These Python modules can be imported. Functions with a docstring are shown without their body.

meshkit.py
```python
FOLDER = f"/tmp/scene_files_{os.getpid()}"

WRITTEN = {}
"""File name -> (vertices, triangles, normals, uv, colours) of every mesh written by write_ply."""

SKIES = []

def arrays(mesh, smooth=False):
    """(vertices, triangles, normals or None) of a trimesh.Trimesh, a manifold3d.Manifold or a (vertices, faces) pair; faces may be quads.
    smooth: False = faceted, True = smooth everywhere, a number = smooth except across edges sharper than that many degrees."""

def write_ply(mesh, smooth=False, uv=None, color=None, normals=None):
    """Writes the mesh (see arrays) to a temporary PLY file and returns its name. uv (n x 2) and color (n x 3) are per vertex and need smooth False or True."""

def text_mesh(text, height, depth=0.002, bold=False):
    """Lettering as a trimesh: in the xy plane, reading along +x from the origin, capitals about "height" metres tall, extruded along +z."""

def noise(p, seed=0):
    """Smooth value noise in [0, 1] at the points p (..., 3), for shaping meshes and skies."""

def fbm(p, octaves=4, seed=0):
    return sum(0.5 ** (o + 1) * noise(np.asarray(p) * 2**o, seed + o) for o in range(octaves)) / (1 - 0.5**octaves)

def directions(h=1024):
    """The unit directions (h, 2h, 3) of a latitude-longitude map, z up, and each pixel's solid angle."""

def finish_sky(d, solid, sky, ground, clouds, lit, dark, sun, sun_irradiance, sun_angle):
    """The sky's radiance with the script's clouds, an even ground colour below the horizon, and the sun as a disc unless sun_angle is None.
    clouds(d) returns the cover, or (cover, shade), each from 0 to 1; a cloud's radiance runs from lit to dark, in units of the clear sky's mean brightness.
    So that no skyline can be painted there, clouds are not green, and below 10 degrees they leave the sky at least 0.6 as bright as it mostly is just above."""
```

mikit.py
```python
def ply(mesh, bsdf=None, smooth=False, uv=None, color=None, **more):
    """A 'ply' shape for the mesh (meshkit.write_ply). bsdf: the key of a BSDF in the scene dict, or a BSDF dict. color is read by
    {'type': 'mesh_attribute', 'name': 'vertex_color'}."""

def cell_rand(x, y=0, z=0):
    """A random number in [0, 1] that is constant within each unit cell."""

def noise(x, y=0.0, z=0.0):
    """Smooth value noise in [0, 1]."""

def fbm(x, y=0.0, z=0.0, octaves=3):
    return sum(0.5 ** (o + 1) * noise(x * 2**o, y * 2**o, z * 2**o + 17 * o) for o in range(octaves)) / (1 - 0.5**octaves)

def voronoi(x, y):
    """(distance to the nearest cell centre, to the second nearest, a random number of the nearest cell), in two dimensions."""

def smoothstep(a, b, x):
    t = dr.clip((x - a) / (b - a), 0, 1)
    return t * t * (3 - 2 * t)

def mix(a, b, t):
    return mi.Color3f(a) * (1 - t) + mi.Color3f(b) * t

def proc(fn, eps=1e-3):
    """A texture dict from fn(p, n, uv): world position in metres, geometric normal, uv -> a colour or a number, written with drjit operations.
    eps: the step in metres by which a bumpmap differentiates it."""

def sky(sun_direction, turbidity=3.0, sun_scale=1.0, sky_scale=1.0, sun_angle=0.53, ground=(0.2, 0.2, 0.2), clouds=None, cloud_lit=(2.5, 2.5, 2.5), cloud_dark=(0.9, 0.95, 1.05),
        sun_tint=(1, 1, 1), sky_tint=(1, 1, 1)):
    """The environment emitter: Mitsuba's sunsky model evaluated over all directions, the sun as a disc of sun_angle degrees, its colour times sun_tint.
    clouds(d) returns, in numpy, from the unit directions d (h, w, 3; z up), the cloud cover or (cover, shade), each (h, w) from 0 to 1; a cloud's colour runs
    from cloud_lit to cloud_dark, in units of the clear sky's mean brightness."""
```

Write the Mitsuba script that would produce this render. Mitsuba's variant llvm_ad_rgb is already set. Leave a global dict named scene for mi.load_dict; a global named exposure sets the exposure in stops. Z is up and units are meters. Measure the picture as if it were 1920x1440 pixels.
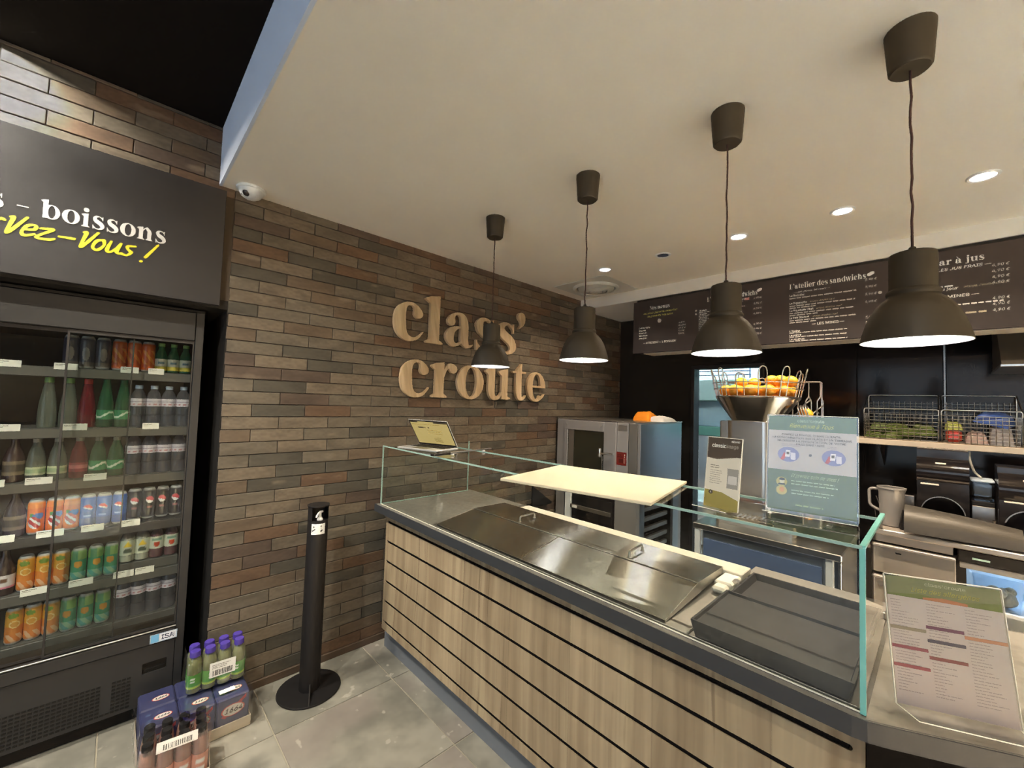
import math, random
import numpy as np, trimesh, mitsuba as mi, mikit, meshkit
import drjit as dr
from shapely import affinity, unary_union
from shapely.geometry import Polygon, Point, LineString, MultiPoint, box as sbox
from mikit import noise, fbm, smoothstep, mix

T = mi.ScalarTransform4f
scene, labels = {}, {}
rng = random.Random(7)
PI = math.pi

# ------------------------------------------------------------------ camera, light, exposure
CAM = np.array([-1.2066, -2.4994, 1.5342]); YAW, PITCH, ROLL = (math.radians(a) for a in (43.658, 2.567, 1.865))
_fw = np.array([math.sin(YAW)*math.cos(PITCH), math.cos(YAW)*math.cos(PITCH), math.sin(PITCH)])
_r = np.array([math.cos(YAW), -math.sin(YAW), 0]); _u = np.cross(_r, _fw)
_up = -_r*math.sin(ROLL) + _u*math.cos(ROLL)
scene['camera'] = {'type': 'perspective', 'fov': math.degrees(2*math.atan(960/771.7)), 'fov_axis': 'x', 'near_clip': 0.02, 'far_clip': 60.0,
                   'to_world': T().look_at(origin=CAM.tolist(), target=(CAM+_fw).tolist(), up=_up.tolist())}
exposure = -0.38
BULB = [190*c for c in (1.0, 0.80, 0.56)]          # the four pendant bulbs
DOWN_SPOT = [9*c for c in (1.0, 0.80, 0.58)]
DOWN = [45*c for c in (1.0, 0.80, 0.58)]           # recessed downlights behind the counter
SPOT = [24*c for c in (1.0, 0.90, 0.74)]           # spots in the black ceiling of the customer side
WARM = [26*c for c in (1.0, 0.78, 0.53)]          # downlights over the entrance
DAY = [3.2*c for c in (0.62, 0.80, 1.0)]           # daylight in the shop window behind the camera
BACK = [36*c for c in (0.66, 0.86, 1.0)]           # cool ceiling light of the room behind the doorway
SPOTS = [(-1.86, -0.26, 2.85, -1.80, -0.10, 0.0, 1.0), (-1.75, -1.15, 2.85, -1.0, -0.5, 0.2, 1.0), (-1.3, -2.9, 2.85, -0.2, -1.6, 0.2, 0.45), (-1.64, -.105, 2.865, -1.64, -.085, 0.0, .45)]
ENTRY = [(x, y, (2.85 if x < -.9 else 2.56), x, y, 0.0, 7.0) for x in (-2.6, -.5, 1.4, 3.2) for y in (-4.5, -5.4)]   # downlights over the pale floor at the entrance
for k, (x, y, z, tx, ty, tz, s) in enumerate(SPOTS+ENTRY):
    scene[f'spot_light_{k}'] = {'type': 'spot', 'intensity': {'type': 'rgb', 'value': [s*v for v in (SPOT if k < 4 else WARM)]}, 'cutoff_angle': (52.0, 52.0, 52.0, 76.0)[k] if k < 4 else 37.0, 'beam_width': (24.0, 24.0, 24.0, 45.0)[k] if k < 4 else 30.0,
                                'to_world': T().look_at(origin=[x, y, z], target=[tx, ty, tz], up=[0, 1, 0.1])}

# ------------------------------------------------------------------ materials
def rgb(c): return {'type': 'rgb', 'value': [float(v) for v in c]}
def S(h):                                           # sRGB hex -> linear
    c = [int(h[i:i+2], 16)/255 for i in (0, 2, 4)]
    return [v/12.92 if v <= .04045 else ((v+.055)/1.055)**2.4 for v in c]
def two(b): return {'type': 'twosided', 'bsdf': b}
def mat(name, c, rough=.5, spec=.5, metallic=0.0, **kw):
    c = S(c) if isinstance(c, str) else c
    col = c if isinstance(c, dict) else rgb(c)
    scene[name] = two({'type': 'principled', 'base_color': col, 'roughness': float(rough), 'specular': float(spec), 'metallic': float(metallic), **kw})
def pmat(name, fn, rough=.5, spec=.5, **kw): mat(name, mikit.proc(fn), rough, spec, **kw)

pmat('m_plaster', lambda p, n, uv: mix((.84, .76, .64), (.87, .79, .67), fbm(p.x*3, p.y*3, p.z*3)), .75, .25)
mat('m_fascia', (.62, .68, .80), .7, .3)
mat('m_black_paint', (.0025, .0025, .003), .85, .05)
mat('m_mortar', (.07, .058, .046), .9, .2)
def brick_fn(base, dark, seed):
    def fn(p, n, uv):
        a = fbm(p.x*9+seed, p.y*5, p.z*22, octaves=4); b = noise(p.x*70, seed, p.z*90); c = fbm(p.x*3.1, 5.0+seed, p.z*9)
        m = mix(dark, base, smoothstep(.25, .72, a*.75+c*.4))
        m = mix(m, (.36, .31, .25), smoothstep(.70, .92, fbm(p.x*6+40+seed, 3.0, p.z*16))*.55)
        return m*(0.86+0.28*b)*mi.Color3f(.53, .52, .47)
    return fn
BRICK = {'taupe': ((0.233, 0.198, 0.164), (0.154, 0.130, 0.108)), 'greige': ((0.193, 0.173, 0.149), (0.130, 0.117, 0.101)), 'slate': ((0.107, 0.104, 0.095), (0.069, 0.067, 0.063)),
         'rust': ((0.184, 0.120, 0.086), (0.126, 0.083, 0.063)), 'plum': ((0.129, 0.098, 0.088), (0.090, 0.070, 0.064)), 'brown': ((0.179, 0.139, 0.109), (0.122, 0.095, 0.077))}
for i, (k, (b, d)) in enumerate(BRICK.items()): pmat('m_brick_'+k, brick_fn(b, d, 13.7*i), .62, .35)
def floor_fn(p, n, uv):
    t = mikit.cell_rand(dr.floor((p.x+.613)/.578), dr.floor((p.y+.398)/.578))
    a = fbm(p.x*3.5+t*40, p.y*3.5, 0.0, octaves=5); b = fbm(p.x*14, p.y*14+t*9, 4.0, octaves=3)
    m = mix((.150, .148, .128), (.285, .275, .235), smoothstep(.25, .75, a*.7+b*.3))
    m = mix(m, (.215, .185, .172), smoothstep(.55, .75, fbm(p.x*2+9, p.y*2, 2.0+t*7))*.6)
    m = mix(m, (.42, .40, .35), smoothstep(.76, .86, fbm(p.x*22, p.y*22, 8.0))*.6)
    return m*(.92+.16*t)
pmat('m_tile', floor_fn, .42, .45)
pmat('m_grout', lambda p, n, uv: mix((.26, .24, .19), (.33, .31, .25), noise(p.x*20, p.y*20)), .85, .2)
def wood_fn(p, n, uv):
    plank = dr.floor((p.y+10.0)/.312); r = mikit.cell_rand(plank, 3.0)
    wob = fbm(p.z*1.6, plank*3.3, 1.0)*.05
    g = fbm((p.y+wob)*34, p.z*1.3, plank*7.0, octaves=4); f = noise((p.y+wob)*160, p.z*5.0, 2.0); w = fbm((p.y+wob)*9, p.z*.8, 5.0+plank)
    m = mix((.270, .198, .122), (.440, .345, .222), smoothstep(.22, .74, g*.55+w*.5))
    m = mix(m, (.52, .43, .27), smoothstep(.66, .82, w)*.5)
    m = mix(m, (.16, .105, .062), smoothstep(.72, .84, fbm((p.y+wob*1.4)*46, p.z*2.0, 11.0))*.55)
    edge = dr.abs((p.y+10.0)/.312-plank-.5); m = m*(1-.16*smoothstep(.488, .499, edge))
    return m*(.88+.2*r)*(.93+.14*f)*.72
pmat('m_wood', wood_fn, .55, .35)
def signwood_fn(p, n, uv):
    g = fbm((p.x*.6+p.z*.12)*90, p.z*4, 3.0, octaves=3); k = fbm(p.x*22, p.z*2.4, 9.0)
    return mix((.44, .30, .165), (.66, .49, .31), smoothstep(.2, .8, g*.5+k*.5))
pmat('m_signwood', signwood_fn, .5, .4)
mat('m_skirting', (.06, .042, .030), .5)
def deck_fn(p, n, uv): return mix((.10, .098, .092), (.155, .15, .138), fbm(p.x*60, p.y*60, p.z*60))
pmat('m_worktop', deck_fn, .30, .5)
pmat('m_worktop_light', lambda p, n, uv: mix((.15, .142, .125), (.27, .255, .225), smoothstep(.3, .7, fbm(p.x*9, p.y*9, 0.0, octaves=5))), .33, .5)
mat('m_worktop_edge', (.026, .030, .036), .5, .3)
mat('m_plinth', (.125, .14, .16), .5, .4)
scene['m_brushed'] = two({'type': 'roughconductor', 'distribution': 'ggx', 'alpha_u': .022, 'alpha_v': .32, 'specular_reflectance': rgb((.70, .68, .64))})
mat('m_steel', (.62, .60, .57), .28, .5, 1.0)
mat('m_steel_dull', (.40, .39, .37), .42, .5, 1.0)
mat('m_oven_steel', (.50, .50, .51), .45, .5, .75)
mat('m_chrome', (.80, .79, .77), .10, .5, 1.0)
mat('m_wire', (.66, .64, .60), .22, .5, 1.0)
mat('m_black', (.008, .008, .009), .5, .22)
mat('m_black_gloss', (.007, .0065, .008), .12, .35)
mat('m_black_tile', (.005, .005, .006), .10, .16)
mat('m_black_matte', (.007, .007, .007), .75, .15)
mat('m_fridge', (.022, .0235, .0255), .52, .25)
mat('m_fridge_dark', (.018, .018, .019), .6, .35)
mat('m_fridge_in', (.022, .017, .013), .6, .25)
mat('m_rail', (.075, .077, .075), .45, .4)
mat('m_header', (.016, .0165, .019), .5, .2)
mat('m_lamp', (.0115, .011, .0092), .55, .2)
mat('m_lamp_in', (.85, .84, .80), .6, .3)
mat('m_cord', (.030, .014, .014), .7, .3)
mat('m_white', (.80, .79, .76), .45, .4)
mat('m_board_white', (.50, .48, .42), .5, .35)
mat('m_cream', (.50, .445, .32), .5, .35)
mat('m_ivory', (.70, .67, .58), .5, .4)
mat('m_paper', (.72, .71, .68), .8, .2)
mat('m_laptop', (.60, .60, .60), .35, .5, .6)
mat('m_menu', (.020, .018, .021), .62, .15)
mat('m_beige', (.55, .46, .36), .6, .3)
mat('m_tray', (.017, .019, .024), .42, .28)
mat('m_coverplastic', (.060, .057, .051), .42, .45)
mat('m_warmsteel', (.62, .55, .48), .45, .5, .7)
mat('m_coolsteel', (.50, .57, .64), .27, .5, .95)
mat('m_bluesteel', (.085, .135, .27), .35, .4)
mat('m_ovenglass', (.018, .020, .014), .10, .6)
mat('m_chrome2', (.72, .70, .66), .14, .5, 1.0)
mat('m_orangecloth', (.72, .24, .02), .8, .2)
mat('m_whitecloth', (.62, .60, .58), .85, .2)
mat('m_jug', (.26, .25, .24), .3, .5)
mat('m_shelf', (.62, .52, .40), .35, .5)
mat('m_beet', (.16, .02, .05), .35, .5)
mat('m_limepack', (.45, .48, .10), .4, .5)
mat('m_packpink', (.50, .36, .33), .4, .5)
mat('m_packgrey', (.34, .32, .32), .3, .5)
mat('m_bluefoil', (.05, .12, .42), .2, .6)
scene['m_tubclear'] = {'type': 'thindielectric', 'int_ior': 1.45, 'specular_transmittance': rgb((.86, .92, .97))}
mat('m_orange', mikit.proc(lambda p, n, uv: mix((.80, .27, .012), (.90, .36, .03), fbm(p.x*30, p.y*30, p.z*30))), .38, .5)
mat('m_blue_dark', (.05, .075, .14), .35, .5)
mat('m_mint', (.50, .74, .64), .5, .4)
mat('m_cyan', (.50, .70, .77), .45, .4)
mat('m_greenband', (.22, .48, .36), .5, .4)
mat('m_coolwhite', (.74, .78, .80), .5, .4)
mat('m_red', (.30, .022, .018), .35, .5)
mat('m_lettuce', mikit.proc(lambda p, n, uv: mix((.05, .085, .018), (.19, .24, .065), fbm(p.x*40, p.y*40, p.z*40))), .55, .4)
mat('m_tomato', (.50, .045, .025), .3, .5)
mat('m_bread', (.66, .56, .42), .7, .2)
mat('m_beercarton', (.035, .042, .115), .45, .4)
mat('m_greywall', (.24, .22, .19), .8, .2)
mat('m_palefloor', (.74, .71, .65), .5)
mat('m_front', (.24, .22, .19), .8, .2)
mat('m_cardboard', (.60, .52, .40), .75, .2)
mat('m_tub', (.62, .74, .86), .35, .5)
mat('m_teal_edge', (.16, .46, .42), .12, .6)
mat('m_teal_edge_light', (.26, .40, .36), .12, .6)
scene['m_print'] = two({'type': 'principled', 'base_color': {'type': 'mesh_attribute', 'name': 'vertex_color'}, 'roughness': .42, 'specular': .45})
scene['m_gloss_print'] = two({'type': 'principled', 'base_color': {'type': 'mesh_attribute', 'name': 'vertex_color'}, 'roughness': .22, 'specular': .5})
scene['m_pane'] = {'type': 'thindielectric', 'int_ior': 1.5, 'specular_transmittance': rgb((.93, .97, .95))}
scene['m_door_glass'] = {'type': 'thindielectric', 'int_ior': 1.5, 'specular_reflectance': rgb((.5, .5, .5)), 'specular_transmittance': rgb((.80, .84, .82))}
scene['m_acrylic'] = {'type': 'thindielectric', 'int_ior': 1.49, 'specular_transmittance': rgb((.97, .97, .96))}
def clear(name, c, w=.12, d=(.40, .40, .44)):
    scene[name] = {'type': 'blendbsdf', 'weight': w, 'a': {'type': 'thindielectric', 'int_ior': 1.35, 'specular_transmittance': rgb(c)}, 'b': two({'type': 'diffuse', 'reflectance': rgb(d)})}
clear('m_clear_water', (.90, .92, .95)); clear('m_clear_green', (.38, .74, .50), .20, (.12, .34, .20)); clear('m_clear_red', (.72, .09, .13), .24, (.42, .05, .08)); scene['m_film'] = {'type': 'thindielectric', 'int_ior': 1.75, 'specular_transmittance': rgb((.98, .98, .99))}; clear('m_clear_pale', (.86, .90, .84), .14, (.42, .47, .40))
mat('m_drink_green', (.20, .22, .035), .3, .5); mat('m_drink_pink', (.50, .22, .13), .3, .5); mat('m_drink_lemon', (.62, .60, .42), .3, .5); mat('m_drink_cranberry', (.12, .02, .02), .25, .5)
mat('m_drink_dark', (.020, .010, .012), .25, .5)
mat('m_cap_purple', (.055, .035, .26), .35, .5); mat('m_cap_green', (.16, .30, .10), .45, .4); mat('m_cap_blue', (.36, .46, .58), .45, .4); mat('m_cap_grey', (.22, .22, .2), .45, .4); mat('m_cap_yellow', (.50, .47, .15), .45, .4)

# ------------------------------------------------------------------ helpers
_taken = set()
def numbered(name):
    if name not in _taken: _taken.add(name); return name
    k = 1
    while f'{name}_{k:03d}' in _taken: k += 1
    _taken.add(f'{name}_{k:03d}'); return f'{name}_{k:03d}'
def thing(name, label, cat, group=None, kind=None):
    k = numbered(name); labels[k] = {'label': label, 'category': cat}
    if group: labels[k]['group'] = group
    if kind: labels[k]['kind'] = kind
    return k
def put(key, mesh, m, smooth=False, M=None, **kw):
    d = dict(mesh) if isinstance(mesh, dict) else mikit.ply(mesh, m, smooth, **kw)
    if isinstance(mesh, dict) and m is not None: d['bsdf'] = {'type': 'ref', 'id': m}
    if M is not None: d['to_world'] = T(np.asarray(M, float).tolist()) if not isinstance(M, mi.ScalarTransform4f) else M
    scene[key] = d; return key
def part(parent, name, mesh, m, smooth=False, M=None, label=None, **kw):
    k = numbered(f'{parent}__{name}')
    put(k, mesh, m, smooth, M, **kw)
    if label: labels[k] = {'label': label}
    return k
def struct(name, mesh, m, label=None, smooth=False):
    _taken.add(name); put(name, mesh, m, smooth); labels[name] = {'kind': 'structure'}
    if label: labels[name]['label'] = label
    return name
def stuffpart(parent, name, mesh, m, smooth=False, **kw):
    k = part(parent, name, mesh, m, smooth, **kw); labels[k] = {'kind': 'stuff'}; return k

_cf = None
def box(x0, x1, y0, y1, z0, z1, b=0.0):
    """a box with chamfered edges"""
    global _cf
    x0, x1 = min(x0, x1), max(x0, x1); y0, y1 = min(y0, y1), max(y0, y1); z0, z1 = min(z0, z1), max(z0, z1)
    if b <= 0:
        m = trimesh.creation.box(extents=(x1-x0, y1-y0, z1-z0)); m.apply_translation(((x0+x1)/2, (y0+y1)/2, (z0+z1)/2)); return m
    b = min(b, .45*min(x1-x0, y1-y0, z1-z0))
    def pts(x0, x1, y0, y1, z0, z1, b):
        o = []
        for sx in (0, 1):
            for sy in (0, 1):
                for sz in (0, 1):
                    c = np.array([(x0, x1)[sx], (y0, y1)[sy], (z0, z1)[sz]]); d = np.array([1-2*sx, 1-2*sy, 1-2*sz])*b
                    for a in range(3):
                        q = c+d; q[a] = c[a]; o.append(q)
        return np.array(o)
    if _cf is None:
        P = pts(0, 1, 0, 1, 0, 1, .1); h = trimesh.convex.convex_hull(P)
        idx = [int(np.argmin(((P-v)**2).sum(1))) for v in h.vertices]; _cf = np.array(idx)[h.faces]
    return trimesh.Trimesh(pts(x0, x1, y0, y1, z0, z1, b), _cf, process=False)
def join(*ms):
    ms = [m for q in ms for m in (q if isinstance(q, (list, tuple)) else [q])]
    return trimesh.util.concatenate(ms) if len(ms) > 1 else ms[0]
def mv(m, x=0, y=0, z=0, rz=0, rx=0, ry=0):
    m = m.copy(); A = np.eye(4)
    for ang, ax in ((rx, (1, 0, 0)), (ry, (0, 1, 0)), (rz, (0, 0, 1))):
        if ang: A = trimesh.transformations.rotation_matrix(ang, ax) @ A
    A[:3, 3] += (x, y, z); m.apply_transform(A); return m
def mat4(x=0, y=0, z=0, rz=0, s=1.0):
    A = np.eye(4); c, n = math.cos(rz), math.sin(rz); A[:2, :2] = [[c*s, -n*s], [n*s, c*s]]; A[2, 2] = s; A[:3, 3] = (x, y, z); return A
def frame(o, ex, ey):
    ex, ey = (np.asarray(v, float)/np.linalg.norm(v) for v in (ex, ey)); A = np.eye(4); A[:3, 0] = ex; A[:3, 1] = ey; A[:3, 2] = np.cross(ex, ey); A[:3, 3] = o; return A
def tf(m, A): m = m.copy(); m.apply_transform(A); return m
def lathe(prof, n=32): return trimesh.creation.revolve(np.array(prof, float), sections=n)
def tube(pts, r, sides=8, closed=False):
    p = np.asarray(pts, float)
    if closed: p = np.vstack([p, p[:1]])
    t = np.gradient(p, axis=0)
    if closed: t[0] = t[-1] = p[1]-p[-2]
    t /= np.linalg.norm(t, axis=1, keepdims=True)+1e-12
    a0 = np.array([0, 0, 1.0]) if abs(t[0][2]) < .9 else np.array([1.0, 0, 0]); V = []
    a = np.cross(t[0], a0); a /= np.linalg.norm(a)
    for i in range(len(p)):
        a = a-t[i]*(a@t[i]); a /= np.linalg.norm(a)+1e-12; b = np.cross(t[i], a)
        for k in range(sides):
            g = 2*PI*k/sides; V.append(p[i]+r*(math.cos(g)*a+math.sin(g)*b))
    F = []
    for i in range(len(p)-1):
        for k in range(sides):
            q = [i*sides+k, i*sides+(k+1) % sides, (i+1)*sides+(k+1) % sides, (i+1)*sides+k]; F += [[q[0], q[1], q[2]], [q[0], q[2], q[3]]]
    if not closed:
        for base, rev in ((0, True), ((len(p)-1)*sides, False)):
            for k in range(1, sides-1):
                f = [base, base+k, base+k+1]; F.append(f[::-1] if rev else f)
    m = trimesh.Trimesh(np.array(V), np.array(F), process=False); m.invert() if m.volume < 0 else None
    return m
def rline(pts, r=.01, n=5):
    """polyline with rounded corners"""
    pts = [np.array(p, float) for p in pts]; o = [pts[0]]
    for a, b, c in zip(pts, pts[1:], pts[2:]):
        u, v = a-b, c-b; lu, lv = np.linalg.norm(u), np.linalg.norm(v); q = min(r, lu*.45, lv*.45); p0, p1 = b+u/lu*q, b+v/lv*q
        for k in range(n+1):
            t = k/n; o.append((1-t)**2*p0+2*t*(1-t)*b+t*t*p1)
    o.append(pts[-1]); return np.array(o)
def extrude(poly, h):
    g = [q for q in getattr(poly, 'geoms', [poly]) if q.area > 1e-9]
    return join([trimesh.creation.extrude_polygon(q, h, engine='earcut') for q in g])
def cyl(r, h, x=0, y=0, z=0, n=24, r2=None):
    r2 = r if r2 is None else r2
    return mv(lathe([(0, 0), (r, 0), (r2, h), (0, h)], n), x, y, z)
def sphere(r, x=0, y=0, z=0, sub=2):
    m = trimesh.creation.icosphere(subdivisions=sub, radius=r); m.apply_translation((x, y, z)); return m
def quad(a, b, c, d): return trimesh.Trimesh(np.array([a, b, c, d], float), [[0, 1, 2], [0, 2, 3]], process=False)

class Print:
    """flat coloured print: pieces in the xy plane (x right, y up), each lifted a little above the one before"""
    def __init__(s): s.v, s.f, s.c, s.n = [], [], [], 0
    def add(s, m, c, lift=0.0):
        c = S(c) if isinstance(c, str) else c
        v = np.array(m.vertices); v[:, 2] += lift; s.v.append(v); s.f.append(np.array(m.faces)+s.n); s.c.append(np.tile(c, (len(v), 1))); s.n += len(v)
    def poly(s, g, c, z=0.0, h=.0004): s.add(extrude(g, h), c, z)
    def rect(s, x0, y0, x1, y1, c, z=0.0, h=.0004): s.add(box(x0, x1, y0, y1, z, z+h), c)
    def text(s, t, x, y, h, c, z=.0004, bold=False, slant=0.0, center=False, width=None, rot=0.0):
        m = meshkit.text_mesh(t, h, .0004, bold); w = m.bounds[1][0]
        if width: m.apply_scale((width/w, 1, 1)); w = width
        A = np.eye(4); A[0, 1] = slant; m.apply_transform(A)
        if rot: m.apply_transform(trimesh.transformations.rotation_matrix(rot, (0, 0, 1)))
        m.apply_translation((x-(w/2 if center else 0), y, z)); s.add(m, c)
    def serif(s, t, x, y, xh, c, z=.0004, center=False, width=None):
        g = serif_text(t); w = g.bounds[2]
        sx = width/w if width else xh
        g = affinity.scale(g, sx, xh, origin=(0, 0)); g = affinity.translate(g, x-(sx*w/2 if center else 0), y); s.poly(g, c, z)
    def lines(s, x, y, n, w, c, dy, h, z=.0004, seed=1, jag=.25):
        r = random.Random(seed)
        for k in range(n):
            ww = w*(1-jag*r.random()); xx = x
            while xx < x+ww:
                l = min(r.uniform(2.2, 6.5)*h, x+ww-xx); s.rect(xx, y-k*dy, xx+l, y-k*dy+h, c, z); xx += l+h*.8
    def mesh(s): return trimesh.Trimesh(np.vstack(s.v), np.vstack(s.f), process=False), np.vstack(s.c)
    def place(s, parent, name, A, m='m_print', **kw):
        mm, c = s.mesh(); return part(parent, name, tf(mm, A), m, color=c, **kw)

# ---- a soft high-contrast serif alphabet drawn with variable-width strokes (x-height 1)
def brush(pts, n=10):
    P = np.array(pts, float); o = []
    for i in range(len(P)-1):
        p0, p1, p2, p3 = P[max(i-1, 0)], P[i], P[i+1], P[min(i+2, len(P)-1)]
        for k in range(n):
            t = k/n; o.append(.5*((2*p1)+(-p0+p2)*t+(2*p0-5*p1+4*p2-p3)*t*t+(-p0+3*p1-3*p2+p3)*t**3))
    o.append(P[-1]); d = [Point(q[0], q[1]).buffer(max(q[2], .02)/2, quad_segs=6) for q in o]
    return unary_union([a.union(b).convex_hull for a, b in zip(d, d[1:])])
def ell(cx, cy, rx, ry): return affinity.scale(Point(cx, cy).buffer(1, quad_segs=14), rx, ry)
def pg(*p): return Polygon(p)
def stem(x, top=1.0, w=.27, flag=True, foot=True):
    g = [sbox(x, 0.02, x+w, top-.04)]
    if flag: g.append(pg((x-.13, top-.13), (x-.13, top-.09), (x+.02, top-.02), (x+w, top+.03), (x+w, top-.25), (x, top-.22)))
    if foot: g += [pg((x-.10, 0), (x+w+.10, 0), (x+w+.10, .05), (x+w, .11), (x, .11), (x-.10, .05))]
    return unary_union(g)
def arch(x0, x1, w=.27, foot=True):
    a = brush([(x0, .70, .07), (x0+.12, .90, .08), (x0+.28, .97, .12), (x1-.02, .93, .20), (x1+w/2, .70, w), (x1+w/2, .4, w), (x1+w/2, .14, w)])
    b = [a, sbox(x1, .02, x1+w, .5)]
    if foot: b.append(pg((x1-.09, 0), (x1+w+.09, 0), (x1+w+.09, .05), (x1+w, .11), (x1, .11), (x1-.09, .05)))
    return unary_union(b)
RING = lambda cx, rx, ix, ry=.525, iy=.455: ell(cx, .5, rx, ry).difference(ell(cx+.01, .5, ix, iy))
GL = {}
GL['o'] = (RING(.50, .50, .21), 1.0)
GL['c'] = (unary_union([brush([(.69, .745, .27), (.66, .84, .19), (.585, .945, .10), (.47, .985, .075), (.31, .93, .13), (.185, .74, .27), (.165, .5, .33), (.20, .26, .30), (.33, .09, .19), (.50, .035, .115), (.66, .075, .075), (.80, .20, .03), (.845, .265, .02)])]), .87)
GL['e'] = (unary_union([RING(.46, .46, .20).difference(pg((.46, .24), (1.2, .10), (1.2, .475), (.46, .475))), sbox(.24, .475, .86, .545), brush([(.62, .06, .09), (.76, .13, .06), (.88, .255, .025)])]), .92)
GL['l'] = (stem(.13, 1.33), .53)
GL['i'] = (unary_union([stem(.13, 1.0), Point(.265, 1.27).buffer(.165)]), .53)
GL['r'] = (unary_union([stem(.13), brush([(.38, .62, .07), (.46, .84, .09), (.60, .93, .16), (.70, .85, .26)])]), .84)
GL['u'] = (unary_union([stem(.13, 1.0, foot=False).difference(sbox(-1, -1, 2, .4)), brush([(.265, .5, .27), (.265, .28, .27), (.33, .10, .20), (.48, .045, .12), (.62, .10, .08), (.72, .24, .06)]), stem(.70, 1.0, foot=False), sbox(.70, .02, .97, .3), pg((.90, 0), (1.09, .035), (1.09, .08), (.90, .12))]), 1.1)
GL['t'] = (unary_union([brush([(.29, .9, .27), (.29, .6, .27), (.29, .30, .27), (.34, .12, .20), (.46, .055, .11), (.56, .09, .06), (.64, .17, .03)]), sbox(.155, .3, .425, .98), pg((.14, .98), (.40, 1.26), (.425, 1.26), (.425, .94), (.14, .94)), sbox(.0, .925, .62, .99)]), .66)
GL['a'] = (unary_union([brush([(.20, .72, .26), (.22, .83, .17), (.32, .95, .08), (.47, .975, .09), (.60, .88, .20), (.645, .68, .27), (.645, .40, .27), (.655, .20, .26), (.74, .075, .15), (.85, .06, .07), (.95, .12, .03)]), brush([(.58, .60, .06), (.42, .565, .08), (.25, .475, .18), (.155, .29, .27), (.22, .11, .18), (.34, .055, .11), (.48, .10, .07), (.60, .24, .05)])]), .96)
GL['s'] = (unary_union([brush([(.635, .78, .045), (.565, .90, .07), (.43, .98, .07), (.26, .945, .14), (.175, .79, .23), (.25, .63, .28), (.42, .52, .30), (.575, .40, .29), (.64, .24, .24), (.56, .09, .15), (.38, .02, .075), (.21, .07, .07), (.10, .20, .05)]), pg((.60, 1.0), (.66, 1.0), (.66, .70), (.62, .70)), pg((.06, .30), (.105, .30), (.14, 0), (.07, 0))]), .78)
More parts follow.
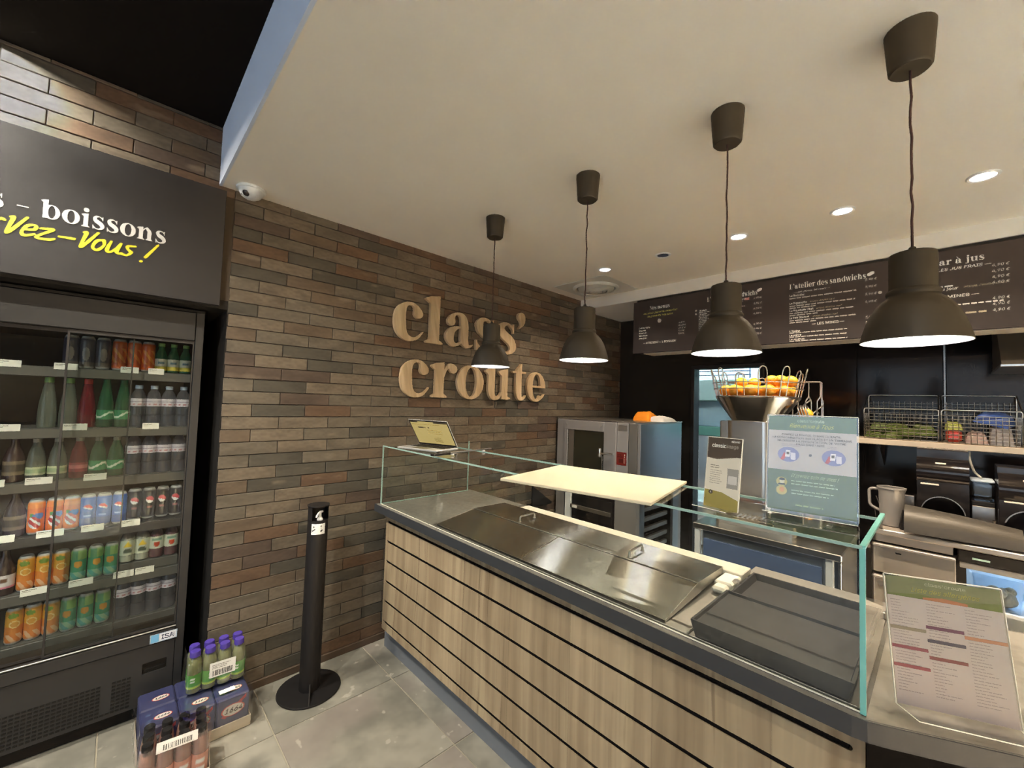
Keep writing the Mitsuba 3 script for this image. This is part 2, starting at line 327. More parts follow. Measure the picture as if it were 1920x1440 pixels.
GL["'"] = (brush([(.20, 1.26, .29), (.245, 1.15, .20), (.22, 1.0, .10), (.10, .86, .02)]), .4)
GL['n'] = (unary_union([stem(.13), arch(.38, .68)]), 1.12)
GL['m'] = (unary_union([stem(.13), arch(.38, .66), arch(.92, 1.20)]), 1.63)
GL['h'] = (unary_union([stem(.13, 1.33), arch(.38, .68)]), 1.12)
GL['b'] = (unary_union([stem(.10, 1.33, foot=False), sbox(.10, 0, .30, .5), RING(.56, .46, .19).difference(sbox(-1, -1, .2, 2))]), 1.04)
GL['d'] = (unary_union([RING(.46, .46, .19).difference(sbox(.80, -1, 2, 2)), stem(.64, 1.33, foot=False), pg((.64, .0), (1.0, .04), (1.0, .08), (.64, .14))]), 1.04)
GL['j'] = (unary_union([stem(.22, 1.0, foot=False), brush([(.355, .2, .27), (.355, -.1, .25), (.25, -.28, .12), (.08, -.24, .16)]), Point(.355, 1.27).buffer(.165)]), .6)
GL['w'] = (unary_union([brush([(.14, .97, .26), (.42, .05, .20)]), brush([(.42, .05, .06), (.68, .95, .07)]), brush([(.66, .95, .26), (.92, .05, .20)]), brush([(.92, .05, .06), (1.16, .93, .07)]), sbox(-.02, .94, .36, 1.0), sbox(1.0, .94, 1.3, 1.0)]), 1.3)
GL['à'] = (unary_union([GL['a'][0], brush([(.22, 1.36, .13), (.48, 1.12, .05)])]), .96)
GL['N'] = (unary_union([sbox(.12, 0, .2, 1.3), sbox(.0, 0, .33, .06), sbox(0, 1.24, .35, 1.3), brush([(.22, 1.2, .2), (.95, .1, .2)]), sbox(.96, .1, 1.03, 1.3), sbox(.83, 1.24, 1.17, 1.3)]), 1.22)
GL['L'] = (unary_union([sbox(.14, 0, .42, 1.3), sbox(0, 0, .9, .06), sbox(0, 1.24, .56, 1.3), pg((.9, 0), (.9, .4), (.82, .06))]), .98)
GL['-'] = (sbox(.12, .42, .72, .5), .84)
GL['–'] = GL['-']
_sc = {}
def serif_text(t):
    if t in _sc: return _sc[t]
    x, o = 0, []
    for ch in t:
        if ch == ' ': x += .42; continue
        g, w = GL[ch]; o.append(affinity.translate(g, x, 0)); x += w+.07
    _sc[t] = unary_union(o).simplify(.008); return _sc[t]
# ---- a brush script for the yellow hand lettering
SC = {'r': [[(0, .75), (.1, .9), (.12, 0)], [(.12, .55), (.3, .95), (.48, .9)]], 'v': [[(0, 1.25), (.12, 1.2), (.16, .05), (.3, .2), (.62, 1.45)]], 'e': [[(.02, .48), (.45, .62), (.42, .95), (.12, .85), (.02, .3), (.2, .02), (.55, .25)]],
      'z': [[(0, .82), (.5, .9), (.0, .08), (.55, .05), (.75, .2)]], '-': [[(.1, .48), (.75, .52)]], 'o': [[(.35, .95), (.05, .75), (.02, .15), (.3, .0), (.48, .5), (.35, .9)]], 'u': [[(.05, .95), (.05, .2), (.25, .02), (.5, .5), (.56, .95), (.54, .2), (.7, .03)]],
      's': [[(.5, .95), (.15, .85), (.2, .6), (.45, .35), (.3, .02), (.0, .1)]], '!': [[(.42, 1.5), (.1, .2)], [(-.02, -.28), (-.02, -.25)]]}
SCW = {'r': .55, 'v': .62, 'e': .6, 'z': .72, '-': .95, 'o': .58, 'u': .72, 's': .62, '!': .5, ' ': .4}
def script_text(t, w=.15):
    x, o = 0, []
    for ch in t:
        for st in SC.get(ch, []):
            q = [(a+x, b, w*(1.15 if k % 2 else .85)) for k, (a, b) in enumerate(st)]; o.append(brush(q, 6))
        x += SCW[ch]+.08
    return affinity.skew(unary_union(o), 14, origin=(0, 0)).simplify(.01)
WALLF = lambda x, y, z: frame((x, y, z), (1, 0, 0), (0, 0, 1))            # faces -y
BACKF = lambda x, y, z: frame((x, y, z), (0, -1, 0), (0, 0, 1))           # faces -x

# ================================================================== the setting
ZC, ZS, ZB = 2.575, 2.48, 2.872                       # main ceiling, lower soffit at the back, black ceiling of the customer side
XF, XR, XW = -0.885, 2.10, 2.85                       # fascia, riser, back wall
# floor: slab with grout, stone tiles as pieces
struct('floor', join(box(-5, 4.6, -6, .85, -.12, -.004)), 'm_grout', 'grey stone tile floor')
G = .003; tile_d = mikit.ply(box(-.289+G, .289-G, -.289+G, .289-G, -.02, 0, .0015), 'm_tile')
for i in range(-4, 9):
    for j in range(-9, 3):
        cx, cy = -.613+.578*(i+.5), -.398+.578*(j+.5)
        if cy > .85 or cx > 4.3: continue
        near = -2.6 < cx < .4 and cy > -3.2
        if near: part('floor', 'tile', tile_d, 'm_tile', M=mat4(cx, cy, 0))
far = [box(-.613+.578*i+G, -.613+.578*(i+1)-G, -.398+.578*j+G, -.398+.578*(j+1)-G, -.02, 0) for i in range(-7, 9) for j in range(-10, 2)
       if not (-2.6 < -.613+.578*(i+.5) < .4 and -.398+.578*(j+.5) > -3.2)]
stuffpart('floor', 'distant_tiles', join(far), 'm_tile')
struct('floor_front', box(-5, 4.6, -6, -3.29, -.004, .0015), 'm_palefloor', 'pale polished floor at the shop entrance')

struct('ceiling', join(box(XF, XR+.02, -6, .02, ZC, ZC+.12), box(XR, XW, -6, .02, ZS, ZC+.12), box(XR-.006, XR, -6, .0, ZS, ZC+.02)), 'm_plaster', 'white plaster ceiling with a lower soffit at the back')
struct('ceiling_black', box(-5, XF, -6, .02, ZB, ZB+.1), 'm_black_paint', 'high black ceiling over the customer side')
struct('trim_1', box(XF-.012, XF, -6, .0, ZC-.001, ZB), 'm_fascia', 'pale fascia between the white and the black ceiling')

# brick wall (y = 0), with a niche for the refrigerator on the left
struct('wall_left', join(box(-.83, 4.5, .006, .12, 0, ZC+.3), box(-5, -.83, .006, .12, 1.96, ZB+.1), box(-5, -2.5, .006, .12, 0, 1.96)), 'm_mortar', 'brick wall of mottled taupe, rust and slate bricks')
BH, BL, BZ = .0655, .26, .0395
PAL = ['taupe']*7+['greige']*5+['slate']*3+['rust']*2+['brown']*3+['plum']*2
FIX = {}
def bricks():
    o = []
    for k in range(0, 45):
        z0 = BZ+BH*k; z1 = z0+BH
        if z0 > ZB-.01: break
        off = -.047 if k % 2 == 0 else -.177
        for i in range(-18, 14):
            xa, xb = off+BL*i, off+BL*(i+1)
            L, R = (-5, XF) if z0 > ZC-.03 else ((-5, XW) if z0 > 2.49 else (-.83, XW))
            a, b = max(xa, L), min(xb, R)
            if b-a < .02 or xb < -2.5: continue
            o.append((k, i, a, b, z0, min(z1, ZB)))
    return o
BR = bricks()
def rank(q):
    k, i, a, b, z0, z1 = q; c = np.array([(a+b)/2, 0, (z0+z1)/2])-CAM; d = np.linalg.norm(c)
    hid = (a > .1 and z1 < .86) or (a > 1.75 and z1 < 1.38 and b < 2.5) or (a < -1.75) or z0 > 2.6 and a < -1.75
    return d+(50 if hid else 0)
order = sorted(range(len(BR)), key=lambda n: rank(BR[n])); single = set(order[:300])
bd = {}
rest = {}
rb = random.Random(21)
for n, q in enumerate(BR):
    k, i, a, b, z0, z1 = q; tone = FIX.get((k, i)) or rb.choice(PAL); out = rb.uniform(0, .0025); zt = min(z1, ZB)-.0016 if z1 < ZB else z1-.001
    if n in single:
        key = (tone, round(b-a, 4), round(zt-z0, 4))
        if key not in bd: bd[key] = mikit.ply(box(.0011, b-a-.0011, -.0005, .012, .0012, zt-z0, .0022), 'm_brick_'+tone)
        part('wall_left', 'brick', bd[key], 'm_brick_'+tone, M=mat4(a, -out, z0))
    else: rest.setdefault(tone, []).append(box(a+.0011, b-.0011, -out, .012, z0+.0012, zt, .0022))
for tone, ms in rest.items(): stuffpart('wall_left', 'distant_bricks', join(ms), 'm_brick_'+tone)
struct('baseboard_left', box(-.83, 2.85, -.012, .006, 0, .040, .003), 'm_skirting', 'dark wooden skirting under the brick wall')

# refrigerator niche
struct('wall_niche', join(box(-2.6, -.83, .80, .84, 0, 2.0), box(-.831, -.80, .0, .84, 0, 1.97), box(-2.6, -2.56, 0, .84, 0, 2.0), box(-2.6, -.80, .0, .84, 1.955, 2.0)), 'm_black_matte', 'black niche around the drinks refrigerator')

# back wall with a doorway, dark and partly glossy
DY0, DY1, DZ = -.829, -1.394, 1.918
struct('wall_back', join(box(XW, XW+.1, DY0, .1, 0, ZS+.2), box(XW, XW+.1, -6, DY1, 0, ZS+.2), box(XW, XW+.1, DY1, DY0, DZ, ZS+.2)), 'm_black_matte', 'black back wall with a doorway')
for (ya, yb) in ((DY1-.004, -2.05), (-2.05, -2.505), (-2.515, -3.25)):
    part('wall_back', 'panel', box(XW-.008, XW-.0005, yb+.003, ya-.003, .0, 2.1, .001), 'm_black_tile')
part('wall_back', 'joint', box(XW-.010, XW-.001, -2.5145, -2.5055, .9, 2.1), 'm_steel_dull')
struct('door_1', join(box(XW-.012, XW+.11, DY0, DY0+.035, 0, DZ+.035, .003), box(XW-.012, XW+.11, DY1-.035, DY1, 0, DZ+.035, .003), box(XW-.012, XW+.11, DY1-.035, DY0+.035, DZ, DZ+.035, .003)), 'm_black', 'black frame of the doorway to the back room')

# customer side behind the camera: dark wall and a shop window with daylight
struct('wall_right', box(-5, 4.6, -6.1, -6, 0, 2.95), 'm_greywall' if 'm_greywall' in scene else 'm_beige', 'plain side wall')
struct('wall_front', join(box(-5.1, -5, -6, .1, 0, .25), box(-5.1, -5, -6, .1, 2.55, 2.97), box(-5.1, -5, -1.2, .1, .25, 2.55), box(-5.1, -5, -6, -5.4, .25, 2.55)), 'm_front', 'dark shop front wall')
scene['window_1'] = mikit.ply(quad((-5.05, -5.4, .25), (-5.05, -1.2, .25), (-5.05, -1.2, 2.55), (-5.05, -5.4, 2.55)), 'm_white', emitter={'type': 'area', 'radiance': rgb(DAY)})
labels['window_1'] = {'kind': 'structure', 'label': 'shop window with daylight'}

# back room seen through the doorway
struct('wall_back_room', join(box(4.4, 4.5, -3, .3, 0, 2.6), box(XW+.1, 4.5, .2, .3, 0, 2.6), box(XW+.1, 4.5, -3, -2.9, 0, 2.6), box(XW+.1, 4.5, -3, .3, 2.5, 2.6)), 'm_coolwhite', 'cool white walls of the back room')
scene['back_room_lamp'] = mikit.ply(join(box(3.1, 3.5, -2.6, -.3, 2.44, 2.499)), 'm_white', emitter={'type': 'area', 'radiance': rgb(BACK)})
labels['back_room_lamp'] = {'label': 'flat cool ceiling lamp in the back room behind the doorway', 'category': 'lamp'}

# ================================================================== ceiling fittings
LY = [-.755, -1.392, -1.987, -2.448]; LX = .287
shade_prof = [(.0, .236), (.040, .236), (.0465, .233), (.0478, .227), (.0478, .139), (.0505, .136), (.0535, .133), (.0542, .127), (.0515, .122), (.0535, .117), (.064, .108), (.0755, .094), (.0865, .075), (.0955, .052), (.1025, .028), (.1068, .010), (.1085, 0.0), (.1065, .0), (.1045, .011), (.1005, .028), (.0935, .051), (.0845, .073), (.0735, .092), (.062, .105), (.050, .116), (.0455, .128), (.0455, .20), (.0, .20)]
out_prof, in_prof = shade_prof[:17], shade_prof[16:]
pend = ['nearest the brick wall', 'second from the brick wall', 'third from the brick wall', 'nearest the right edge of the photo']
sh_out = mikit.ply(lathe(out_prof, 48), 'm_lamp', 40); sh_in = mikit.ply(lathe(in_prof, 48), 'm_lamp_in', 40)
can_d = mikit.ply(lathe([(0, 0), (.040, 0), (.0455, .006), (.0475, .03), (.0535, .114), (0, .114)], 40), 'm_lamp', 40)
strain_d = mikit.ply(lathe([(0, 0), (.009, 0), (.007, .016), (0, .02)], 16), 'm_lamp', 40)
bulb_m = lathe([(0, -.062), (.018, -.058), (.030, -.046), (.035, -.030), (.031, -.012), (.018, .014), (.014, .03), (0, .03)], 24)
for k, y in enumerate(LY):
    t = thing('pendant_lamp', f'dark grey dome pendant lamp on a brown cord, {pend[k]}', 'pendant lamp', 'row of pendant lamps over the counter')
    z0 = 1.726+(.004, .006, 0, 0)[k]
    part(t, 'shade', sh_out, 'm_lamp', M=mat4(LX, y, z0)); part(t, 'reflector', sh_in, 'm_lamp_in', M=mat4(LX, y, z0), label='white inside of the shade')
    part(t, 'cord_grip', strain_d, 'm_lamp', M=mat4(LX, y, z0+.235))
    kk = part(t, 'bulb', mv(bulb_m, LX, y, z0+.085), 'm_white', 40); scene[kk]['emitter'] = {'type': 'area', 'radiance': rgb(BULB)}; labels[kk] = {'label': 'glowing bulb'}
    r5 = random.Random(k); zz = np.linspace(z0+.250, ZC-.112, 14)
    part(t, 'cord', tube([(LX+(r5.uniform(-.002, .002) if 0 < q < 13 else 0), y+(r5.uniform(-.0022, .0022) if 0 < q < 13 else 0), z) for q, z in enumerate(zz)], .0028, 8), 'm_cord', True)
    part(t, 'ceiling_cup', can_d, 'm_lamp', M=mat4(LX, y, ZC-.114))

dl = [-.722, -1.187, -1.662, -2.153, -2.63]
ring_d = mikit.ply(lathe([(.036, .006), (.040, -.001), (.048, -.003), (.052, 0), (.052, .004), (.036, .012)], 36), 'm_white', 40)
cone_d = mikit.ply(lathe([(.037, .0), (.030, .028), (.0, .028)], 32), 'm_chrome', 40)
names = ['first from the brick wall', None, 'third from the brick wall', 'fourth from the brick wall', 'at the right edge of the photo']
for k, y in enumerate(dl):
    lit = k != 1
    t = thing('downlight', ('lit round recessed downlight in the ceiling, '+names[k]) if lit else 'unlit round recessed downlight, dark, second from the brick wall', 'downlight', 'downlights in the white ceiling' if lit else None)
    part(t, 'rim', ring_d, 'm_white', M=mat4(1.433, y, ZC-.004))
    if lit:
        kk = part(t, 'lamp', mv(lathe([(0, 0), (.036, 0), (.036, .003), (0, .003)], 32), 1.433, y, ZC-.0045), 'm_white'); scene[kk]['emitter'] = {'type': 'area', 'radiance': rgb(DOWN)}; scene[f'down_light_{k}'] = {'type': 'spot', 'intensity': rgb(DOWN_SPOT), 'cutoff_angle': 62.0, 'beam_width': 28.0, 'to_world': T().look_at(origin=[1.433, y, ZC-.008], target=[1.433, y, 0], up=[0, 1, 0])}
    else: part(t, 'reflector', mv(lathe([(0, .001), (.03, .001), (.036, -.001), (0, -.0012)], 32), 1.433, y, ZC-.002), 'm_blue_dark', label='dark reflector')

# round swirl air diffuser on a square plate
t = thing('air_diffuser', 'white round ceiling air diffuser on a square plate near the back corner', 'air vent')
cx, cy = 1.80, -.385
part(t, 'plate', box(cx-.265, cx+.265, cy-.265, cy+.265, ZC-.006, ZC-.0005, .002), 'm_ivory')
part(t, 'lip', mv(lathe([(.172, -.006), (.176, -.020), (.186, -.026), (.196, -.020), (.206, -.006)], 56), cx, cy, ZC), 'm_ivory', 40)
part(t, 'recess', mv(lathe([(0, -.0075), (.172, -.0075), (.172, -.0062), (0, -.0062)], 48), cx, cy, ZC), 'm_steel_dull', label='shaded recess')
part(t, 'ring', mv(lathe([(.158, -.010), (.150, -.022), (.105, -.036), (.100, -.034), (.145, -.019), (.152, -.010), (.158, -.010)], 56), cx, cy, ZC), 'm_ivory', 40)
part(t, 'ring', mv(lathe([(.098, -.022), (.092, -.032), (.066, -.044), (.062, -.042), (.088, -.029), (.094, -.022), (.098, -.022)], 48), cx, cy, ZC), 'm_ivory', 40)
part(t, 'core', mv(lathe([(0, -.050), (.045, -.048), (.056, -.040), (.058, -.009), (0, -.009)], 36), cx, cy, ZC), 'm_ivory', 40)

t = thing('security_camera', 'white dome security camera on the ceiling at the corner of the brick wall', 'security camera')
cx, cy = -.775, -.085
part(t, 'base', mv(lathe([(0, 0), (.062, 0), (.066, -.006), (.064, -.014), (0, -.016)], 40), cx, cy, ZC), 'm_white', 40)
part(t, 'dome', mv(lathe([(.056, -.012), (.053, -.026), (.043, -.042), (.028, -.052), (0, -.056)], 40), cx, cy, ZC), 'm_white', 40)
dv = np.array([-.45, -.45, -.62]); dv /= np.linalg.norm(dv); ax = np.cross(dv, (0, 0, 1)); ax /= np.linalg.norm(ax); A = frame((cx+dv[0]*.048, cy+dv[1]*.048, ZC-.010+dv[2]*.040), ax, np.cross(dv, ax))
part(t, 'lens', tf(lathe([(0, 0), (.017, 0), (.016, .006), (.010, .011), (0, .013)], 24), A), 'm_black_gloss', 40, label='black lens')
part(t, 'sensor', tf(lathe([(0, 0), (.004, 0), (.004, .006), (0, .006)], 12), A @ mat4(.026, .006, -.004)), 'm_black_gloss', 40)

# ================================================================== wooden wall sign
t = thing('wall_sign', "large cut-out wooden letters reading class' croute on the brick wall", 'sign')
LET = [('c', .066, .288, 1.930, .252), ('l', .300, .446, 1.930, .252), ('a', .470, .724, 1.930, .252), ('s', .748, .955, 1.930, .252), ('s', .978, 1.180, 1.930, .252), ("'", 1.192, 1.282, 1.930, .262),
       ('c', .130, .352, 1.553, .247), ('r', .366, .586, 1.553, .247), ('o', .590, .842, 1.553, .247), ('u', .858, 1.128, 1.553, .247), ('t', 1.150, 1.318, 1.553, .247), ('e', 1.326, 1.560, 1.553, .247)]
for ch, xa, xb, zb, xh in LET:
    g = GL[ch][0]; b = g.bounds
    g = affinity.scale(affinity.translate(g, -b[0], 0), (xb-xa)/(b[2]-b[0]), xh, origin=(0, 0)).simplify(.0012)
    part(t, 'letter', tf(extrude(g, .026), WALLF(xa, -.008, zb)), 'm_signwood')

# ================================================================== header panel over the refrigerator
t = thing('header_panel', 'long anthracite panel over the drinks refrigerator lettered boissons in white and yellow', 'sign')
part(t, 'panel', box(-2.5, -.868, -.032, -.0045, 1.966, 2.545, .0015), 'm_header')
def letters(parent, name, chars, sx, sy, x, z, y, c, m='m_print'):
    for g, off in chars:
        g = affinity.translate(affinity.scale(affinity.translate(g, off, 0), sx, sy, origin=(0, 0)), x, z); P = Print(); P.poly(g, c, h=.0012); P.place(parent, name, WALLF(0, y, 0), m)
def chars_serif(t_):
    x, o = 0, []
    for ch in t_:
        if ch == ' ': x += .42; continue
        o.append((GL[ch][0].simplify(.006), x)); x += GL[ch][1]+.07
    return o, x
def chars_script(t_, w):
    x, o = 0, []
    for ch in t_:
        if ch in SC: o.append((affinity.skew(unary_union([brush([(a, b, w*(1.15 if k % 2 else .85)) for k, (a, b) in enumerate(st)], 6) for st in SC[ch]]), 14, origin=(0, 0)).simplify(.008), x))
        x += SCW[ch]+.08
    return o, x
ch, w_ = chars_serif('s - boissons'); letters(t, 'white_letter', ch, .518/w_, .056, -1.600, 2.209, -.0322, (.56, .55, .53))
ch, w_ = chars_script('ervez-vous !', .19); letters(t, 'yellow_letter', ch, .515/w_, .050, -1.640, 2.122, -.0326, (.58, .49, .02))

# ================================================================== drinks refrigerator in the niche
FY = .10
t = thing('beverage_refrigerator', 'tall anthracite glass-door refrigerator stocked with drinks', 'refrigerator')
XL, XRF = -2.30, -.907
part(t, 'cabinet', join(box(XL, XL+.045, FY+.004, .76, .06, 1.945, .002), box(XRF-.010, XRF, FY+.02, .76, .06, 1.945, .002), box(XRF-.034, XRF, FY, FY+.035, .06, 1.945, .002), box(XL, XRF, FY+.01, .76, 1.80, 1.945), box(XL, XRF, FY+.012, .76, .06, .395), box(XL, XRF, .735, .765, .06, 1.945)), 'm_fridge')
part(t, 'liner', join(box(XL+.046, XRF-.016, .70, .734, .396, 1.799), box(XL+.046, XL+.052, .15, .70, .396, 1.799), box(XRF-.0145, XRF-.0105, .145, .70, .396, 1.799), box(XL+.046, XRF-.016, .15, .70, 1.794, 1.799), box(XL+.046, XRF-.016, .15, .70, .396, .400)), 'm_fridge_in')
part(t, 'top_panel', box(XL+.046, XRF-.037, FY-.006, FY+.02, 1.792, 1.932, .002), 'm_fridge')
part(t, 'trim_strip', box(XL, XRF, FY-.006, FY+.02, 1.934, 1.9455), 'm_black_matte')
part(t, 'lower_rail', box(XL+.04, XRF-.036, FY-.012, FY+.02, .338, .394, .004), 'm_fridge')
rail2 = box(XL+.04, XRF-.036, FY-.016, FY-.006, .398, .404, .0015); part(t, 'track', rail2, 'm_steel_dull')
# kick panel with a handle slot
pan = sbox(XL+.04, .065, XRF-.036, .334).difference(sbox(-1.052, .210, -.972, .252).buffer(.004))
part(t, 'lower_panel', tf(extrude(pan, .012), WALLF(0, FY+.010, 0)), 'm_fridge')
part(t, 'handle_slot', join(box(-1.058, -.966, FY+.010, FY+.014, .204, .258), box(-1.052, -.972, FY+.004, FY+.012, .209, .224, .002)), 'm_black_matte')
sl = []
for i in range(30):
    for j in range(9):
        x = -1.10-.0165*i; z = .212-.0158*j
        if x < -1.62 or (i in (4, 5) and j < 8): continue
        sl.append(box(x-.0062, x+.0062, FY-.0045, FY-.0005, z-.0035, z+.0035))
stuffpart(t, 'vent_grille', join(sl), 'm_black_matte')
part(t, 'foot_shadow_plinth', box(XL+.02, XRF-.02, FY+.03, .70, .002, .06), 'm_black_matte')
P = Print(); P.rect(0, 0, .100, .040, '9fb4c6'); P.rect(.004, .003, .032, .037, '6fb0d8', .0004); P.rect(.034, .003, .096, .037, 'd9dce2', .0004); P.text('ISA', .040, .010, .020, '26304f', .0008, bold=True); P.rect(.080, .012, .092, .030, 'c2c6cf', .0008)
P.place(t, 'badge', WALLF(-1.036, FY-.0125, .343))
# two sliding glass doors
for xa, xb, y in ((-1.378, XRF-.036, FY+.012), (XL+.046, -1.163, FY+.030)):
    d = part(t, 'door', join(box(xa, xa+.007, y-.006, y+.008, .402, 1.790), box(xb-.005, xb, y-.006, y+.008, .402, 1.790), box(xa, xb, y-.006, y+.008, 1.775, 1.790), box(xa, xb, y-.006, y+.008, .402, .411)), 'm_fridge_dark')
    part(t, d.split('__')[1]+'__glass', quad((xa, y, .405), (xb, y, .405), (xb, y, 1.78), (xa, y, 1.78)), 'm_door_glass')
# shelves with price rails
SH = [1.628, 1.356, 1.124, .890, .650, .435]
RAIL = ['m_rail', 'm_rail', 'm_rail', 'm_fridge_dark', 'm_rail', 'm_rail']
TAG = [[(-1.59, -1.512), (-1.419, -1.345), (-1.205, -1.14), (-1.105, -1.045)], [(-1.575, -1.50), (-1.378, -1.301), (-1.112, -1.05)], [(-1.60, -1.53), (-1.475, -1.395), (-1.30, -1.225)], [(-1.60, -1.49), (-1.43, -1.348), (-1.295, -1.221), (-1.163, -1.095)], [(-1.462, -1.378), (-1.321, -1.243), (-1.177, -1.105), (-1.10, -1.03)], []]
for k, z in enumerate(SH):
    s = part(t, 'shelf', join(box(XL+.054, XRF-.018, .232, .69, z-.010, z-.001), box(XL+.054, XRF-.018, .222, .233, z-.046, z-.003, .002)), RAIL[k])
    tags = []
    for (xa, xb) in TAG[k]:
        P = Print(); w = xb-xa; P.rect(0, 0, w, .030, 'efeee6'); P.rect(.004, .022, w*.55, .0245, '77746a', .0004); P.rect(.004, .016, w*.35, .018, 'a5a29a', .0004)
        mm, c = P.mesh(); part(t, s.split('__')[1]+'__price_tag', tf(mm, frame((xa, .2195, z-.012), (1, 0, 0), (0, .18, 1))), 'm_print', color=c)

# ---- drinks
def can_mesh(colfn, h=.150, r=.0262):
    prof = [(0, .004), (.018, .003), (.0205, 0), (.0225, .003), (r, .012), (r, .02)]+[(r, .02+(h-.040)*i/30) for i in range(1, 31)]+[(r-.001, h-.014), (r-.005, h-.005), (r-.006, h-.001), (r-.0075, h), (r-.0085, h-.004), (0, h-.0045)]
    n = 56; m = lathe(prof, n); v = np.array(m.vertices); th = np.arctan2(v[:, 0], -v[:, 1]); z = v[:, 2]/h; rr = np.hypot(v[:, 0], v[:, 1])
    c = np.array([colfn(a, q) if .06 < q < .93 and s > r-.0045 else (.55, .55, .54) for a, q, s in zip(th, z, rr)]); return m, c
def blob(a, q, ca, cq, ra, rq, tilt=0):
    a2, q2 = a-ca, q-cq; a3 = a2*math.cos(tilt)+q2*6*math.sin(tilt)/1.5; q3 = q2-a2*tilt*.12
    return (a3/ra)**2+(q3/rq)**2 < 1
O1, O2 = S('e8741e'), S('f28a2a')
def c_orange(a, q):
    if blob(a, q, .10, .34, .70, .19, .5): return S('b8323a') if abs(math.sin((a*1.2+q*7)*2.2)) > .55 else S('e9e4e6')
    if blob(a, q, .50, .52, .70, .10, .5): return S('3d62a8')
    if blob(a, q, -.30, .56, .26, .06): return S('4d8a3a')
    return O1 if q < .75 else O2
def c_blue(a, q):
    if blob(a, q, 0, .60, .58, .115, .25):
        w = (q-.60)+.06*a; return S('c9323f') if w > .012 else (S('f0eef0') if w > -.025 else S('2c5cb8'))
    if abs(q-.36) < .022 and abs(a) < .55: return S('7fa5dd')
    return S('1f55b0') if q > .3 else S('1a4a9c')
def c_black(a, q):
    if blob(a, q, 0, .62, .58, .115, .25):
        w = (q-.62)+.06*a; return S('c4404c') if w > -.02 else S('d8d4d6')
    if abs(q-.38) < .03 and abs(a) < .4: return S('6b3438')
    return S('121113')
def c_tropic(a, q):
    if blob(a, q, 0, .56, .62, .10): return S('f0cf8a') if not blob(a, q, 0, .56, .5, .07) else S('d99a3e')
    if blob(a, q, -.2, .80, .6, .07): return S('6f8a2e')
    if q < .28: return S('e6b48a') if math.sin(a*5+q*20) > 0 else S('d9803a')
    return S('d99a32') if q > .5 else S('d98236')
def c_lime(a, q):
    if blob(a, q, 0, .52, .55, .10): return S('d8993c')
    if q > .66: return S('7da860') if math.sin(a*3) > -.3 else S('4f8f68')
    if q < .30: return S('58a39a') if math.sin(a*4+q*20) > 0 else S('8fb89a')
    return S('3c8f6c')
def c_red(a, q):
    if .25 < q < .7 and abs(math.sin(a*2.2+q*9)) > .8: return S('d78a3a')
    return S('c25420')
def c_grey(a, q):
    if blob(a, q, 0, .45, .5, .2): return S('7d7a7a')
    return S('2a2d3d') if q > .2 else S('4a4645')
CAN = {}
for nm, fn in (('orange', c_orange), ('blue', c_blue), ('black', c_black), ('tropic', c_tropic), ('lime', c_lime), ('red', c_red), ('grey', c_grey)):
    m, c = can_mesh(fn); CAN[nm] = mikit.ply(m, 'm_gloss_print', True, color=c)
ordn = ['leftmost', 'second', 'third', 'fourth', 'fifth']
SHN = ['top', 'second', 'third', 'fourth', 'fifth', 'bottom']
def which(k, n): return 'left' if n == 2 and k == 0 else 'right' if n == 2 else 'leftmost' if k == 0 else 'rightmost' if k == n-1 else 'middle' if n == 3 else ordn[k]+' from left'
IY = .272
def cans(kind, xs, z, desc, shelf, y=IY):
    for k, x in enumerate(xs):
        t = thing('drink_can', f'{desc}, {which(k, len(xs))} of its row, {SHN[shelf]} refrigerator shelf', 'can', f'{desc}s on the {SHN[shelf]} refrigerator shelf')
        put(t, CAN[kind], 'm_gloss_print', M=mat4(x, y, z, rng.uniform(-.2, .2)))
cans('grey', [-1.373, -1.321, -1.268], SH[0], 'dark blue grey slim can', 0)
cans('red', [-1.212, -1.159, -1.107], SH[0], 'burnt orange slim can', 0)
cans('orange', [-1.439, -1.384, -1.331], SH[3], 'orange slim can with red and blue splash', 3)
cans('blue', [-1.279, -1.226, -1.172], SH[3], 'bright blue slim can with red and white disc', 3)
cans('black', [-1.119, -1.066, -1.013, -.961], SH[3]+.008, 'black slim can with red white disc', 3)
cans('tropic', [-1.455, -1.402, -1.350], SH[4], 'golden orange slim can', 4)
cans('lime', [-1.296, -1.241, -1.187], SH[4], 'green and turquoise slim can', 4)
cans('tropic', [-1.476, -1.423, -1.370], SH[5], 'golden orange slim can', 5)
cans('lime', [-1.317, -1.262, -1.206], SH[5], 'green and turquoise slim can', 5)

def bottle(parent, x, y, z, prof, body, cap=None, capm=None, fill=None, fillm=None, lab=None):
    """prof: outer profile; cap (r, z0, z1); fill: height of the drink inside; lab: (z0, z1, r, [colour bands])"""
    M = mat4(x, y, z)
    part(parent, 'body', prof, body, M=M)
    if fill is not None: part(parent, 'drink', fill, fillm, M=M)
    if cap is not None: part(parent, 'cap', cap, capm, M=M)
    if lab is not None: part(parent, 'label', lab, 'm_print', M=M)
def shrink(prof, d, top): return [(max(r-d, 0), max(z, .003)) for r, z in prof if z <= top]+[(0, top)]
def label_ply(r, z0, z1, fn, n=40, rows=10, a0=-PI, a1=PI):
    V, F, C = [], [], []
    for i in range(rows+1):
        for j in range(n+1):
            a = a0+(a1-a0)*j/n; V.append((r*math.sin(a), -r*math.cos(a), z0+(z1-z0)*i/rows)); C.append(fn(a, i/rows))
    for i in range(rows):
        for j in range(n): q = i*(n+1)+j; F += [[q, q+1, q+n+2], [q, q+n+2, q+n+1]]
    return mikit.ply(trimesh.Trimesh(np.array(V), F, process=False), 'm_print', True, color=np.array(C))
